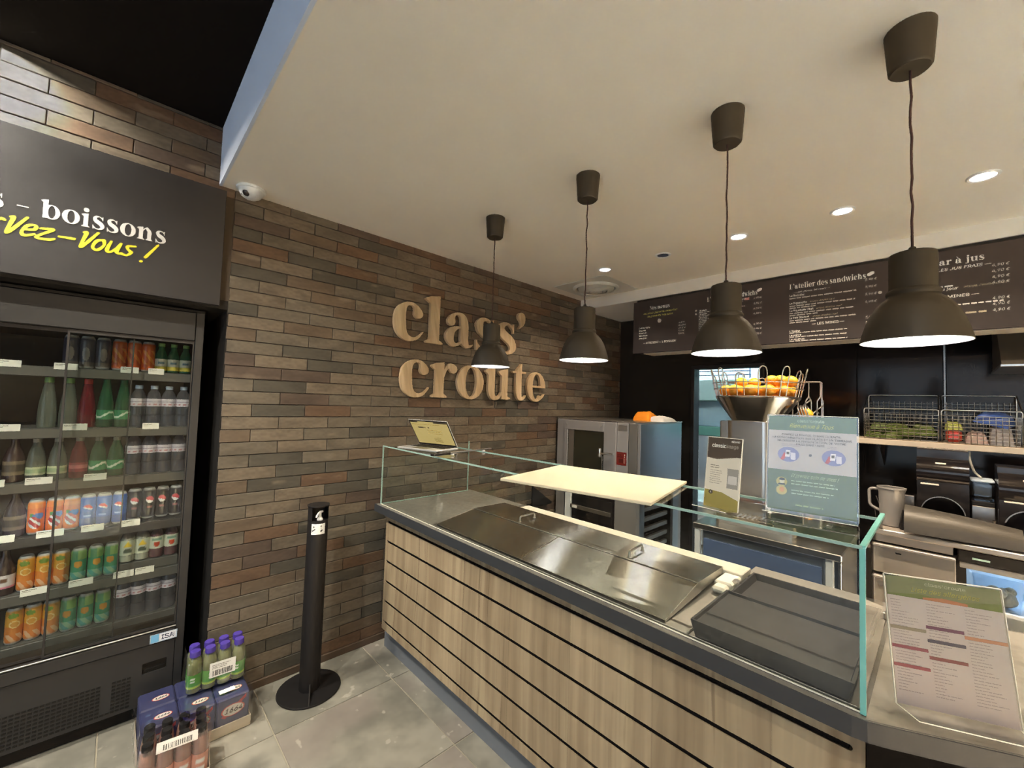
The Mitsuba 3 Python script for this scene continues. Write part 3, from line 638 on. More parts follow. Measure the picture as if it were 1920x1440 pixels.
water = [(0, .004), (.020, .002), (.028, 0), (.0305, .008), (.0305, .05), (.028, .056), (.0305, .062), (.0305, .115), (.0285, .120), (.0305, .126), (.0300, .140), (.024, .165), (.014, .182), (.013, .190), (0, .191)]
W_BODY = mikit.ply(lathe(water, 32), 'm_clear_water', 40); W_CAP = mikit.ply(lathe([(0, .186), (.015, .186), (.015, .202), (.0135, .204), (0, .204)], 24), 'm_cap_blue', 40)
W_LAB = label_ply(.0309, .100, .138, lambda a, q: S('b08088') if abs(q-.3) < .10 and math.sin(a*9) > -.2 else (S('8b7f92') if abs(q-.55) < .05 else S('c9c3cc')))
def waters(xs, z, shelf, y=IY):
    for k, x in enumerate(xs):
        t = thing('water_bottle', f'clear water bottle with pale lilac label, {which(k, len(xs))} of the row, {SHN[shelf]} refrigerator shelf', 'bottle', f'water bottles on the {SHN[shelf]} refrigerator shelf')
        bottle(t, x, y, z, W_BODY, 'm_clear_water', W_CAP, 'm_cap_blue', lab=W_LAB)
waters([-1.132, -1.074, -1.016, -.957], SH[1], 1); waters([-1.137, -1.078, -1.020, -.962], SH[2], 2); waters([-1.139, -1.083, -1.025, -.966], SH[5], 5)
tall = [(0, .004), (.022, .001), (.027, 0), (.0290, .006), (.0300, .04), (.0292, .075), (.0262, .115), (.0200, .160), (.0150, .195), (.0130, .212), (.0135, .224), (0, .225)]
TB = lathe(tall, 32); TCAP = lathe([(0, .200), (.0150, .200), (.0150, .222), (.0135, .224), (0, .224)], 24)
TALL = {m: mikit.ply(TB, m, 40) for m in ('m_clear_pale', 'm_clear_red', 'm_clear_green')}; TC = {m: mikit.ply(TCAP, m, 40) for m in ('m_cap_green', 'm_red', 'm_drink_dark')}
sq = [(0, .004), (.022, .001), (.027, 0), (.0290, .006), (.0300, .04), (.0297, .080), (.0235, .125), (.0160, .150), (.0125, .168), (.0130, .182), (0, .183)]
SB = lathe(sq, 32); SCAP = lathe([(0, .166), (.0140, .166), (.0140, .182), (0, .184)], 24); SQ = {m: mikit.ply(SB, m, 40) for m in ('m_clear_pale', 'm_clear_red', 'm_clear_green')}
SC_ = mikit.ply(SCAP, 'm_cap_grey', 40)
GLAB = label_ply(.0303, .035, .080, lambda a, q: S('cfe0d2') if abs(q-.5-.25*math.sin(a*2)) < .10 else S('2c7d55')); GLAB2 = label_ply(.0304, .030, .075, lambda a, q: S('d5e2d4') if abs(q-.5-.25*math.sin(a*2)) < .12 else S('2f8458'))
PLAB = label_ply(.0304, .025, .060, lambda a, q: S('8fa37c') if abs(q-.5) < .25 else S('b9bf9f')); RLAB = label_ply(.0304, .028, .070, lambda a, q: S('b8656b') if abs(q-.55) < .2 else S('8c2a38'))
def single(kind, label, x, z, B, body, cap=None, capm=None, lab=None, grp=None, y=IY):
    t = thing(kind, label, 'bottle', grp); bottle(t, x, y, z, B, body, cap, capm, lab=lab)
single('soda_bottle', 'tall clear bottle with a green cap, leftmost bottle on the second refrigerator shelf', -1.432, SH[1], TALL['m_clear_pale'], 'm_clear_pale', TC['m_cap_green'], 'm_cap_green')
single('soda_bottle', 'tall clear bottle with a green cap beside the red bottle on the second refrigerator shelf', -1.368, SH[1], TALL['m_clear_pale'], 'm_clear_pale', TC['m_cap_green'], 'm_cap_green')
single('soda_bottle', 'tall red bottle on the second refrigerator shelf', -1.309, SH[1], TALL['m_clear_red'], 'm_clear_red', TC['m_red'], 'm_red')
single('soda_bottle', 'tall green bottle next to the red bottle on the second refrigerator shelf', -1.247, SH[1], TALL['m_clear_green'], 'm_clear_green', lab=GLAB)
single('soda_bottle', 'tall green bottle next to the water bottles on the second refrigerator shelf', -1.187, SH[1], TALL['m_clear_green'], 'm_clear_green', lab=GLAB)
single('soda_bottle', 'clear bottle with a faint green label, left of two on the third refrigerator shelf', -1.452, SH[2], SQ['m_clear_pale'], 'm_clear_pale', SC_, 'm_cap_grey', PLAB)
single('soda_bottle', 'clear bottle with a faint green label, right of two on the third refrigerator shelf', -1.388, SH[2], SQ['m_clear_pale'], 'm_clear_pale', SC_, 'm_cap_grey', PLAB)
single('soda_bottle', 'red bottle on the third refrigerator shelf', -1.322, SH[2], SQ['m_clear_red'], 'm_clear_red', SC_, 'm_cap_grey', RLAB)
single('soda_bottle', 'green bottle next to the red bottle on the third refrigerator shelf', -1.259, SH[2], SQ['m_clear_green'], 'm_clear_green', SC_, 'm_cap_grey', GLAB2)
single('soda_bottle', 'green bottle next to the water bottles on the third refrigerator shelf', -1.198, SH[2], SQ['m_clear_green'], 'm_clear_green', SC_, 'm_cap_grey', GLAB2)
sm = [(0, .003), (.020, .001), (.0232, .004), (.0238, .05), (.0235, .085), (.018, .105), (.0125, .120), (.0120, .138), (0, .139)]
SMB = mikit.ply(lathe(sm, 28), 'm_clear_green', 40); SMC = mikit.ply(lathe([(0, .134), (.0135, .134), (.0135, .150), (0, .151)], 20), 'm_cap_green', 40)
SML = label_ply(.0242, .012, .070, lambda a, q: S('cdbf4e') if q < .35 else (S('5f7f8a') if abs(q-.62) < .12 and abs(a) < .5 else S('d9dccb')))
for k, x in enumerate((-1.057, -1.008, -.959)):
    t = thing('lemon_soda_bottle', f'small green bottle with white and yellow label, {which(k, 3)} of three on the top refrigerator shelf', 'bottle', 'green bottles on the top refrigerator shelf'); bottle(t, x, IY, SH[0], SMB, 'm_clear_green', SMC, 'm_cap_green', lab=SML)
dark = mikit.ply(lathe([(0, .002), (.028, 0), (.031, .006), (.0315, .10), (.024, .13), (.013, .16), (.0125, .185), (0, .186)], 32), 'm_drink_dark', 40)
DLAB = label_ply(.0319, .03, .085, lambda a, q: S('c77a92') if q < .15 else (S('6b4a3a') if abs(q-.6) < .12 and abs(a-.1) < .35 else S('d6cdd0')))
DLAB2 = label_ply(.0319, .03, .09, lambda a, q: S('3a342e') if abs(q-.5) < .3 else S('6e6250'))
single('cola_bottle', 'dark bottle at the left end of the third refrigerator shelf', -1.515, SH[2], dark, 'm_drink_dark', lab=DLAB2)
single('cola_bottle', 'dark bottle at the left end of the fourth refrigerator shelf', -1.500, SH[3], dark, 'm_drink_dark', lab=DLAB2)
single('cola_bottle', 'dark bottle with white and pink label at the left end of the fifth refrigerator shelf', -1.515, SH[4], dark, 'm_drink_dark', lab=DLAB)
jb = [(0, .003), (.024, .001), (.028, .004), (.0285, .05), (.0285, .105), (.0255, .115), (.021, .128), (.0165, .136), (.016, .142), (0, .143)]
JB = lathe(jb, 32); JCAP = lathe([(0, .140), (.0175, .140), (.0175, .158), (.016, .160), (0, .160)], 24)
JL = mikit.ply(lathe(shrink(jb, .001, .12), 32), 'm_drink_lemon', 40); JC = mikit.ply(lathe(shrink(jb, .001, .12), 32), 'm_drink_cranberry', 40)
JBC = mikit.ply(JB, 'm_clear_water', 40); JY = mikit.ply(JCAP, 'm_cap_yellow', 40); JG = mikit.ply(JCAP, 'm_cap_grey', 40)
def lemlab(a, q): return S('4b5648') if (a/.55)**2+((q-.28)/.16)**2 < 1 else (S('e6c93e') if q > .5 and abs(a)+(q-.5)*1.4 < .62 else S('ccd0bc'))
def crlab(a, q): return S('c5472c') if (a/.45)**2+((q-.36)/.2)**2 < 1 else (S('7fa08a') if (a/.7)**2+((q-.75)/.12)**2 < 1 else S('cfd2c2'))
LL, CL = label_ply(.0289, .035, .105, lemlab), label_ply(.0289, .045, .105, crlab)
for k, x in enumerate((-1.132, -1.079)):
    t = thing('juice_bottle', f'small cloudy lemonade bottle with yellow cap, {which(k, 2)} of two on the fifth refrigerator shelf', 'bottle', 'lemonade bottles on the fifth refrigerator shelf'); bottle(t, x, IY, SH[4]+.047, JBC, 'm_clear_water', JY, 'm_cap_yellow', JL, 'm_drink_lemon', LL)
for k, x in enumerate((-1.025, -.967)):
    t = thing('juice_bottle', f'small dark red juice bottle with pale label, {which(k, 2)} of two on the fifth refrigerator shelf', 'bottle', 'red juice bottles on the fifth refrigerator shelf'); bottle(t, x, IY, SH[4]+.047, JBC, 'm_clear_water', JG, 'm_cap_grey', JC, 'm_drink_cranberry', CL)
part('beverage_refrigerator', 'riser', join(box(-1.158, -.940, .235, .40, SH[4]+.0005, SH[4]+.046, .002)), 'm_rail')

# ================================================================== drinks packs on the floor in front of the refrigerator
def film_mesh(m, seed, amp=.0016):
    m = m.refine_to_length(.009).to_mesh(); tm = trimesh.Trimesh(m.vert_properties[:, :3], m.tri_verts, process=True); v = np.array(tm.vertices)
    tm.vertices = v+tm.vertex_normals*((meshkit.fbm(v*38+seed, 3)-.5)*4*amp)[:, None]; return tm
def slab_hull(x0, x1, y0, y1, z0, z1, r):
    import manifold3d as mf
    return mf.Manifold.batch_hull([mf.Manifold.sphere(r, 16).translate((x, y, z)) for x in (x0+r, x1-r) for y in (y0+r, y1-r) for z in (z0+r, z1-r)])
t = thing('beer_pack', 'large shrink-wrapped pack of dark blue beer cartons on a white tray on the floor', 'drinks pack')
part(t, 'tray', join(box(-1.075, -.680, -.262, .030, .003, .007), box(-1.075, -.680, -.262, -.258, .003, .048), box(-1.075, -.680, .026, .030, .003, .048), box(-1.075, -1.071, -.262, .03, .003, .048), box(-.684, -.680, -.262, .03, .003, .048)), 'm_cardboard')
for i, (xa, xb) in enumerate(((-1.068, -.944), (-.941, -.817), (-.814, -.688))):
    for j, (ya, yb) in enumerate(((-.254, -.118), (-.115, .022))):
        c = part(t, 'carton', box(xa, xb, ya, yb, .008, .158, .006), 'm_beercarton' if 'm_beercarton' in scene else 'm_blue_dark')
        P = Print(); P.poly(ell(0, 0, .031, .018), 'b8433f'); P.poly(ell(0, 0, .028, .0155), 'd9d6cf', .0004); P.text('1664', 0, -.006, .012, '3a2a2a', .0008, bold=True, center=True, slant=.2)
        P.place(t, c.split('__')[1]+'__emblem', frame(((xa+xb)/2+.012, (ya+yb)/2-.01, .1583), (1, 0, 0), (0, 1, 0)), 'm_gloss_print')
        if j == 0:
            P = Print(); P.poly(pg((-.045, -.02), (.05, .05), (.05, .035), (-.03, -.03)), 'a03040'); P.poly(ell(0, 0, .045, .026), 'b8433f', .0003); P.poly(ell(0, 0, .040, .0225), 'd9d6cf', .0007); P.text('1664', 0, -.010, .020, '3a2a2a', .0011, bold=True, center=True, slant=.25); P.place(t, c.split('__')[1]+'__emblem', WALLF((xa+xb)/2, ya-.0005, .100), 'm_gloss_print')
part(t, 'film', film_mesh(slab_hull(-1.083, -.672, -.270, .038, .004, .168, .022), 3), 'm_film', True)
P = Print(); P.rect(0, 0, .062, .030, 'e9e8e2'); P.place(t, 'sticker', frame((-.800, -.225, .1685), (1, .05, 0), (-.05, 1, 0)))

t = thing('juice_pack', 'shrink-wrapped pack of small green juice bottles with purple caps on top of the beer pack', 'drinks pack')
gb = [(0, .004), (.022, .001), (.0265, .004), (.0275, .02), (.0265, .085), (.0275, .095), (.0272, .125), (.023, .145), (.0185, .155), (.0180, .163), (0, .164)]
GB = mikit.ply(lathe(gb, 32), 'm_clear_water', 40); GD = mikit.ply(lathe(shrink(gb, .001, .150), 32), 'm_drink_green', 40); GC = mikit.ply(lathe([(0, .158), (.0205, .158), (.0205, .178), (.0185, .181), (0, .181)], 28), 'm_cap_purple', 40)
GLB = label_ply(.0279, .025, .085, lambda a, q: S('e8efe0') if abs(a-.1) < .35 and .3 < q < .8 and math.sin(q*40) > -.2 else (S('4f8f3c') if q > .15 else S('a6bf4a')))
A0 = frame((-.800, -.098, .1705), (1, -.06, 0), (.06, 1, 0))
for i in range(4):
    for j in range(2):
        if (i, j) == (3, 1) and False: continue
        b = part(t, 'bottle', GB, 'm_clear_water', M=A0 @ mat4(-.0845+.0563*i, -.028+.0563*j, 0)); bn = b.split('__')[1]; MM = A0 @ mat4(-.0845+.0563*i, -.028+.0563*j, 0, rng.uniform(-.5, .5))
        part(t, bn+'__drink', GD, 'm_drink_green', M=MM); part(t, bn+'__cap', GC, 'm_cap_purple', M=MM); part(t, bn+'__label', GLB, 'm_print', M=MM)
part(t, 'film', tf(film_mesh(slab_hull(-.1155, .1155, -.059, .059, .002, .150, .016), 9), A0), 'm_film', True)
P = Print(); P.rect(0, 0, .100, .066, 'e6e4dc')
r5 = random.Random(3); x = .012
while x < .088: w = r5.choice((.0015, .0025, .004)); P.rect(x, .006, x+w, .030, '4a4846', .0004); x += w+r5.choice((.0015, .003))
P.lines(.010, .052, 3, .07, '8a8782', .007, .003); P.place(t, 'barcode_sticker', A0 @ frame((-.030, -.0605, .050), (1, 0, 0), (0, 0, 1)))

t = thing('pink_juice_pack', 'shrink-wrapped pack of pink juice bottles in a card tray before the beer pack', 'drinks pack')
pb = [(0, .004), (.022, .001), (.0262, .004), (.0268, .03), (.0268, .115), (.025, .135), (.020, .160), (.0155, .176), (.015, .184), (0, .185)]
PB = mikit.ply(lathe(pb, 32), 'm_clear_water', 40); PD = mikit.ply(lathe(shrink(pb, .001, .165), 32), 'm_drink_pink', 40); PC = mikit.ply(lathe([(0, .180), (.0175, .180), (.0175, .198), (.016, .2), (0, .2)], 24), 'm_black', 40)
PLB = label_ply(.0272, .030, .105, lambda a, q: S('e8e4da') if abs(a) < .5 and .15 < q < .85 and math.sin(q*45) > 0 else S('cf8f78'))
A0 = frame((-.968, -.372, .004), (1, -.10, 0), (.10, 1, 0))
for i in range(4):
    for j in range(3):
        MM = A0 @ mat4(-.0815+.0543*i, -.0543+.0543*j, 0, rng.uniform(-.3, .3)); b = part(t, 'bottle', PB, 'm_clear_water', M=MM); bn = b.split('__')[1]
        part(t, bn+'__drink', PD, 'm_drink_pink', M=MM); part(t, bn+'__cap', PC, 'm_black', M=MM)
        if j == 0 or i == 3: part(t, bn+'__label', PLB, 'm_print', M=MM)
part(t, 'film', tf(film_mesh(slab_hull(-.1125, .1125, -.0855, .0855, .002, .207, .020), 15), A0), 'm_film', True)
part(t, 'card_tray', tf(join(box(-.114, .114, -.0875, -.0855, .001, .045), extrude(pg((0, 0), (.171, 0), (.171, .07), (0, .05)), .002).apply_transform(frame((.1127, -.0855, .001), (0, 1, 0), (0, 0, 1)))), A0), 'm_cardboard')
P = Print(); P.rect(0, 0, .125, .034, 'e9e6de'); x = .02
while x < .105: w = r5.choice((.0015, .0025, .004)); P.rect(x, .005, x+w, .022, '5a5855', .0004); x += w+r5.choice((.0015, .003))
P.place(t, 'barcode_sticker', A0 @ frame((-.055, -.086, .170), (1, 0, 0), (0, .5, 1)))

# ================================================================== hand sanitiser stand
t = thing('sanitizer_stand', 'black cylindrical hand sanitizer dispenser stand with a round base', 'sanitizer dispenser')
sx, sy = -.400, -.190
part(t, 'base', mv(lathe([(0, .0), (.150, .0), (.153, .003), (.152, .007), (.147, .009), (0, .010)], 64), sx, sy, .001), 'm_black', 40)
part(t, 'gusset', tf(extrude(pg((0, 0), (.11, 0), (.0, .045)), .006), frame((sx-.010, sy-.045, .010), (-.35, -1, 0), (0, 0, 1)) @ mat4(0, 0, 0)), 'm_black')
body = lathe([(.047, .0), (.050, .0), (.050, .930), (.047, .930), (.047, .0)], 48)
v, f = np.array(body.vertices), np.array(body.faces)
part(t, 'post', mv(lathe([(.0, .0), (.050, .0), (.050, .870), (.0, .870)], 48), sx, sy, .010), 'm_black', 40)
V, F = [], []
n = 40; a0, a1 = math.radians(-35), math.radians(215)              # back wall of the dispenser opening
for i in range(n+1):
    a = a0+(a1-a0)*i/n; cxx, syy = math.cos(a), math.sin(a); lo = .880
    V += [(sx+.050*cxx, sy+.050*syy, lo), (sx+.050*cxx, sy+.050*syy, .952), (sx+.046*cxx, sy+.046*syy, .952), (sx+.046*cxx, sy+.046*syy, lo)]
for i in range(n):
    for k in range(4): q = [4*i+k, 4*i+(k+1) % 4, 4*i+4+(k+1) % 4, 4*i+4+k]; F += [[q[0], q[1], q[2]], [q[0], q[2], q[3]]]
part(t, 'hood', trimesh.Trimesh(np.array(V), F, process=False), 'm_black')
part(t, 'lid', tf(extrude(Point(0, 0).buffer(.054, quad_segs=20), .006), frame((sx, sy, .952), (1, 0, 0), (0, 1, 0))), 'm_black')
nz = part(t, 'nozzle', mv(lathe([(0, .0), (.014, .0), (.015, .006), (.007, .018), (.005, .040), (0, .041)], 20), sx, sy-.028, .8805), 'm_white', 40, label='white pump nozzle')
part(t, 'nozzle__spout', tube(rline([(sx+.012, sy-.030, .925), (sx-.006, sy-.034, .926), (sx-.022, sy-.044, .908), (sx-.024, sy-.046, .900)], .015), .0055, 10), 'm_white', True)
st = label_ply(.0506, 0, .055, lambda a, q: S('f0efe8'), n=12, rows=2, a0=-.95, a1=.42); part(t, 'sticker', st, 'm_print', M=mat4(sx, sy, .812), label='white pictogram sticker')
def curved(P, r, A):
    mm, c = P.mesh(); v = np.array(mm.vertices); a = v[:, 0]/r; rr = r+v[:, 2]; mm.vertices = np.stack([rr*np.sin(a), -rr*np.cos(a), v[:, 1]], 1); return tf(mm, A), c
P = Print()
P.poly(Point(-.036, .040).buffer(.0035), '2b2b2b'); P.poly(Point(.0, .042).buffer(.004), '6a6460'); P.poly(pg((-.046, .020), (-.030, .030), (-.027, .026), (-.042, .016)), '2b2b2b'); P.poly(pg((-.004, .016), (.004, .025), (.009, .020), (.0, .011)), '2b2b2b'); P.rect(-.001, .026, .0005, .036, '8a8782')
mm, c = curved(P, .0508, mat4(sx, sy, .812)); part(t, 'pictograms', mm, 'm_print', color=c)

# ================================================================== serving counter
t = thing('service_counter', 'long serving counter clad in oak boards with black routed grooves', 'counter')
yL, yR = -.180, -2.376
pan = sbox(-yL, .172, -yR, .8570)
for zg in (.799, .684, .568, .452, .337, .2195): pan = pan.difference(LineString([(.205, zg), (2.349, zg)]).buffer(.0065, quad_segs=6))
part(t, 'front_panel', tf(extrude(pan, .018), BACKF(.018, 0, 0)), 'm_wood')
for zg in (.799, .684, .568, .452, .337, .2195): part(t, 'groove_inlay', box(.0035, .0205, -2.3480, -.2060, zg-.0062, zg+.0062), 'm_black_paint', label='black groove')
part(t, 'groove_back', box(.0215, .0245, yR+.005, yL-.005, .18, .85), 'm_black_paint', label='black backing in the grooves')
part(t, 'carcass', join(box(.025, .74, yR, yL, .16, .854), box(.10, .74, -.20, yL+.07, .0, .85)), 'm_black')
part(t, 'plinth', box(.072, .11, -3.0, -.085, .001, .171), 'm_plinth', label='blue grey plinth')
ca, cb = np.array([-.030, -2.395]), np.array([.150, -2.74]); e = (cb-ca)/np.linalg.norm(cb-ca); nrm = np.array([-e[1], e[0]])
part(t, 'side_panel', trimesh.Trimesh(*(lambda m: (m.vertices, m.faces))(extrude(pg((.005, -2.378), (.075, -2.378), (.60, -3.4), (.52, -3.4)), .68))).apply_translation((0, 0, .172)), 'm_black_paint')
t = thing('countertop', 'continuous dark laminate worktop of the serving counter', 'countertop')
front = pg((-.055, -.135), (-.055, -2.36), (-.051, -2.385), (-.040, -2.41), (.60, -3.62), (1.2, -3.62), (.66, -2.385), (.66, -.135))
part(t, 'slab', extrude(front, .041).apply_translation((0, 0, .858)), 'm_worktop')
part(t, 'edge_band', tf(extrude(LineString([(.10, -.132), (-.055, -.132), (-.0555, -2.36), (-.0515, -2.385), (-.0405, -2.411), (.60, -3.621)]).buffer(.0016, cap_style=2, join_style=1), .042), mat4(0, 0, .8575)), 'm_worktop_edge', label='blue black edge band')
part(t, 'end_surface', extrude(pg((-.048, -2.382), (-.036, -2.408), (.60, -3.60), (1.15, -3.60), (.655, -2.382)), .0012).apply_translation((0, 0, .899)), 'm_worktop_light', label='pale grey mottled end of the worktop')

# ---- refrigerated steel well with two hinged lids
t = thing('prep_well', 'brushed steel refrigerated well set in the counter', 'refrigerated well')
part(t, 'deck', join(box(-.020, .64, -2.372, -.70, .8995, .904, .001)), 'm_steel_dull')
part(t, 'tray_frame', join(box(.536, .635, -2.373, -1.985, .903, .925, .003), box(-.022, .635, -2.004, -1.998, .903, .912, .002)), 'm_steel_dull')
def uvbox(x0, x1, y0, y1, za, zb, th):
    """a sheet from x0 (height za) to x1 (height zb), brushed along y"""
    V = np.array([(x0, y0, za), (x1, y0, zb), (x1, y1, zb), (x0, y1, za), (x0, y0, za-th), (x1, y0, zb-th), (x1, y1, zb-th), (x0, y1, za-th)])
    F = [[0, 1, 2], [0, 2, 3], [4, 6, 5], [4, 7, 6], [0, 4, 5], [0, 5, 1], [1, 5, 6], [1, 6, 2], [2, 6, 7], [2, 7, 3], [3, 7, 4], [3, 4, 0]]
    v = V[np.array(F).ravel()]; return trimesh.Trimesh(v, np.arange(36).reshape(-1, 3), process=False), np.stack([v[:, 1], v[:, 0]], 1)
for k, (ya, yb) in enumerate(((-1.3295, -.735), (-1.930, -1.3305))):
    t = thing('well_lid', ('folding brushed steel lid with a wire handle, the one nearer the brick wall', 'folding brushed steel lid with a wire handle, the one next to the black trays')[k], 'lid', 'steel lids on the counter well')
    m, uv = uvbox(-.012, .222, ya, yb, .912, .952, .0012); part(t, 'front_leaf', m, 'm_brushed', uv=uv)
    m, uv = uvbox(.224, .447, ya, yb, .955, .952, .0012); part(t, 'rear_leaf', m, 'm_brushed', uv=uv)
    part(t, 'fold', tube([(.223, ya, .954), (.223, yb, .954)], .0022, 8), 'm_steel', True)
    for y in (ya, yb): part(t, 'side_lip', tf(extrude(pg((-.012, .905), (.447, .930), (.447, .952), (.223, .955), (-.012, .912)), .001), frame((0, y+(.0005 if y > -1 else 0), 0), (1, 0, 0), (0, 0, 1))), 'm_steel_dull')
    yh = (-1.066, -1.662)[k]
    part(t, 'handle', tube(rline([(.245, yh, .952), (.245, yh, .978), (.355, yh+.006, .978), (.355, yh+.006, .952)], .012), .0042, 10), 'm_chrome', True)
    for xx, yy in ((.245, yh), (.355, yh+.006)): part(t, 'foot', mv(lathe([(0, 0), (.008, 0), (.008, .002), (.005, .006), (0, .006)], 16), xx, yy, .9525), 'm_chrome', 40)
t = thing('cutting_board', 'long narrow white cutting board behind the steel lids', 'cutting board')
put(t, box(.449, .548, -1.995, -.832, .918, .942, .003), 'm_board_white')
t = thing('hinge_block', 'white plastic hinge block with a steel clip at the right end of the cutting board', 'hinge')
part(t, 'block', join(box(.345, .446, -1.995, -1.936, .906, .936, .006), box(.300, .350, -1.988, -1.942, .908, .930, .008)), 'm_ivory'); part(t, 'clip', box(.372, .402, -2.010, -1.985, .908, .940, .002), 'm_steel')
def tray(name, label, x0, x1, y0, y1, z0, z1, w, fl):
    t = thing(name, label, 'tray', 'black baking trays on the counter')
    q = 2*w
    V = []
    def ring(x0, x1, y0, y1, z): return [(x0, y0, z), (x1, y0, z), (x1, y1, z), (x0, y1, z)]
    V = ring(x0+w, x1-w, y0+w, y1-w, z0)+ring(x0, x1, y0, y1, z1-.003)+ring(x0, x1, y0, y1, z1)+ring(x0+.006, x1-.006, y0+.006, y1-.006, z1)+ring(x0+.006+fl*.5, x1-.006-fl*.5, y0+.006+fl*.5, y1-.006-fl*.5, z1-fl)
    F = [[0, 2, 1], [0, 3, 2], [16, 17, 18], [16, 18, 19]]
    for r in range(4):
        for k in range(4): a, b, c, d = 4*r+k, 4*r+(k+1) % 4, 4*r+4+(k+1) % 4, 4*r+4+k; F += [[a, b, c], [a, c, d]]
    put(t, trimesh.Trimesh(np.array(V, float), F, process=False), 'm_tray', 30)
tray('baking_tray', 'black baking tray, the front one, raised on the counter edge behind the glass', -.026, .252, -2.362, -2.010, .906, .952, .010, .007)
tray('baking_tray', 'black baking tray, the rear one, sunk into the steel frame', .262, .532, -2.362, -2.008, .9050, .934, .012, .020)

# ---- glass display case
t = thing('glass_case', 'low frameless glass guard with teal edges along the counter', 'glass display case')
gx, gy0, gy1, gz, gxr = -.032, -.163, -2.377, 1.2475, .312
def pane(name, m, edges):
    k = part(t, name, m, 'm_pane'); sub = k.split('__')[1]
    for e, mm in edges: part(t, f'{sub}__edge', e, mm)
E1, E2 = 'm_teal_edge', 'm_teal_edge_light'
pane('front_pane', quad((gx, gy0, .9005), (gx, gy1, .9005), (gx, gy1, gz), (gx, gy0, gz)), [(box(gx-.0015, gx+.0015, gy1, gy0, .9005, .9035), 'm_ivory'), (box(gx-.004, gx+.004, gy0-.003, gy0+.001, .901, gz), E2)])
pane('end_pane', quad((gx, gy1, .9005), (.40, gy1, .9005), (.40, gy1, gz), (gx, gy1, gz)), [(box(gx-.005, gx+.003, gy1-.005, gy1+.005, .901, gz), E1), (box(gx, .40, gy1-.005, gy1+.005, gz-.004, gz+.0035), E1)])
pane('side_pane', quad((gx, gy0, .9005), (.62, gy0, .9005), (.62, gy0, gz), (gx, gy0, gz)), [(box(gx, .62, gy0-.003, gy0+.003, .9005, .9045), E2), (box(.617, .621, gy0-.004, gy0+.004, .901, gz), E2)])
pane('top_pane', quad((gx, gy0, gz), (gx, gy1, gz), (gxr, gy1, gz), (gxr, gy0, gz)), [(box(gx-.005, gx-.001, gy1, gy0, gz-.004, gz+.003), E2), (box(gxr-.001, gxr+.003, gy1, gy0, gz-.004, gz+.004), E2)])
ZT = gz+.0042

# ---- things on the glass top
t = thing('board', 'cream rectangular board lying askew on the glass top', 'board')
b = box(-.2255, .2255, -.268, .268, 0, .010, .002); put(t, tf(b, mat4(.075, -1.616, ZT, .196)), 'm_cream')

t = thing('laptop', 'open silver laptop with a pale yellow screen on the glass top by the wall', 'laptop')
th = math.radians(-74.47); e = np.array([math.cos(th), math.sin(th)]); d = np.array([-e[1], e[0]])       # e along the hinge, d away from the user
A0 = frame((.0014, -.4826, ZT+.0005), (e[0], e[1], 0), (d[0], d[1], 0))
Lw, Ld = .297, .186
part(t, 'base', tf(box(-Lw/2, Lw/2, 0, Ld, 0, .011, .003), A0), 'm_laptop')
part(t, 'keyboard', tf(join(box(-.128, .128, .082, .172, .0111, .0118), [box(-.126+.0182*i, -.110+.0182*i, .085+.0173*j, .100+.0173*j, .0118, .0128) for i in range(14) for j in range(5)]), A0), 'm_black')
part(t, 'trackpad', tf(box(-.050, .050, .008, .072, .0110, .0114), A0), 'm_steel_dull')
B0 = A0 @ frame((0, Ld-.004, .011), (1, 0, 0), (0, -math.sin(.606), math.cos(.606)))
part(t, 'lid', tf(box(-Lw/2, Lw/2, 0, .186, -.005, .0, .002), B0), 'm_laptop'); part(t, 'bezel', tf(box(-Lw/2+.004, Lw/2-.004, .003, .183, .0001, .0008), B0), 'm_black')
scr = part(t, 'screen', tf(quad((-.139, .016, .0010), (.139, .016, .0010), (.139, .176, .0010), (-.139, .176, .0010)), B0), 'm_black', label='lit screen'); scene[scr]['emitter'] = {'type': 'area', 'radiance': rgb([.60, .46, .16])}
P = Print(); P.rect(-.139, .169, -.08, .176, '3a3530'); P.rect(.04, .167, .139, .176, '3a3530'); P.lines(-.128, .154, 1, .22, 'a89455', .008, .003, seed=4); P.lines(-.09, .130, 1, .065, '4a4436', .010, .008, seed=5); P.poly(Point(-.012, .134).buffer(.005), '4a4436'); P.lines(-.03, .114, 3, .12, 'b29c58', .012, .003, seed=9); P.lines(.0, .060, 4, .06, 'a89455', .009, .003, seed=11)
P.place(t, 'page_print', B0 @ mat4(0, 0, .0013))

t = thing('clamp_bar', 'slim grey bar with a black grip on small white pads next to the laptop', 'bar')
q0, q1 = np.array([-.075, -.765, ZT+.012]), np.array([.372, -.683, ZT+.012]); u = (q1-q0)/np.linalg.norm(q1-q0)
A = frame(q0, u, np.cross((0, 0, 1), u))
part(t, 'bar', tf(box(.10, .455, -.009, .009, -.003, .004, .001), A), 'm_steel'); part(t, 'grip', tf(join(box(-.005, .115, -.014, .012, -.006, .007, .003), box(.03, .10, -.010, .008, .006, .012, .003)), A), 'm_black')
for x in (.14, .39): part(t, 'pad', tf(lathe([(0, -.012), (.010, -.012), (.008, -.003), (0, -.003)], 16), A @ mat4(x, 0, 0)), 'm_white', 40)

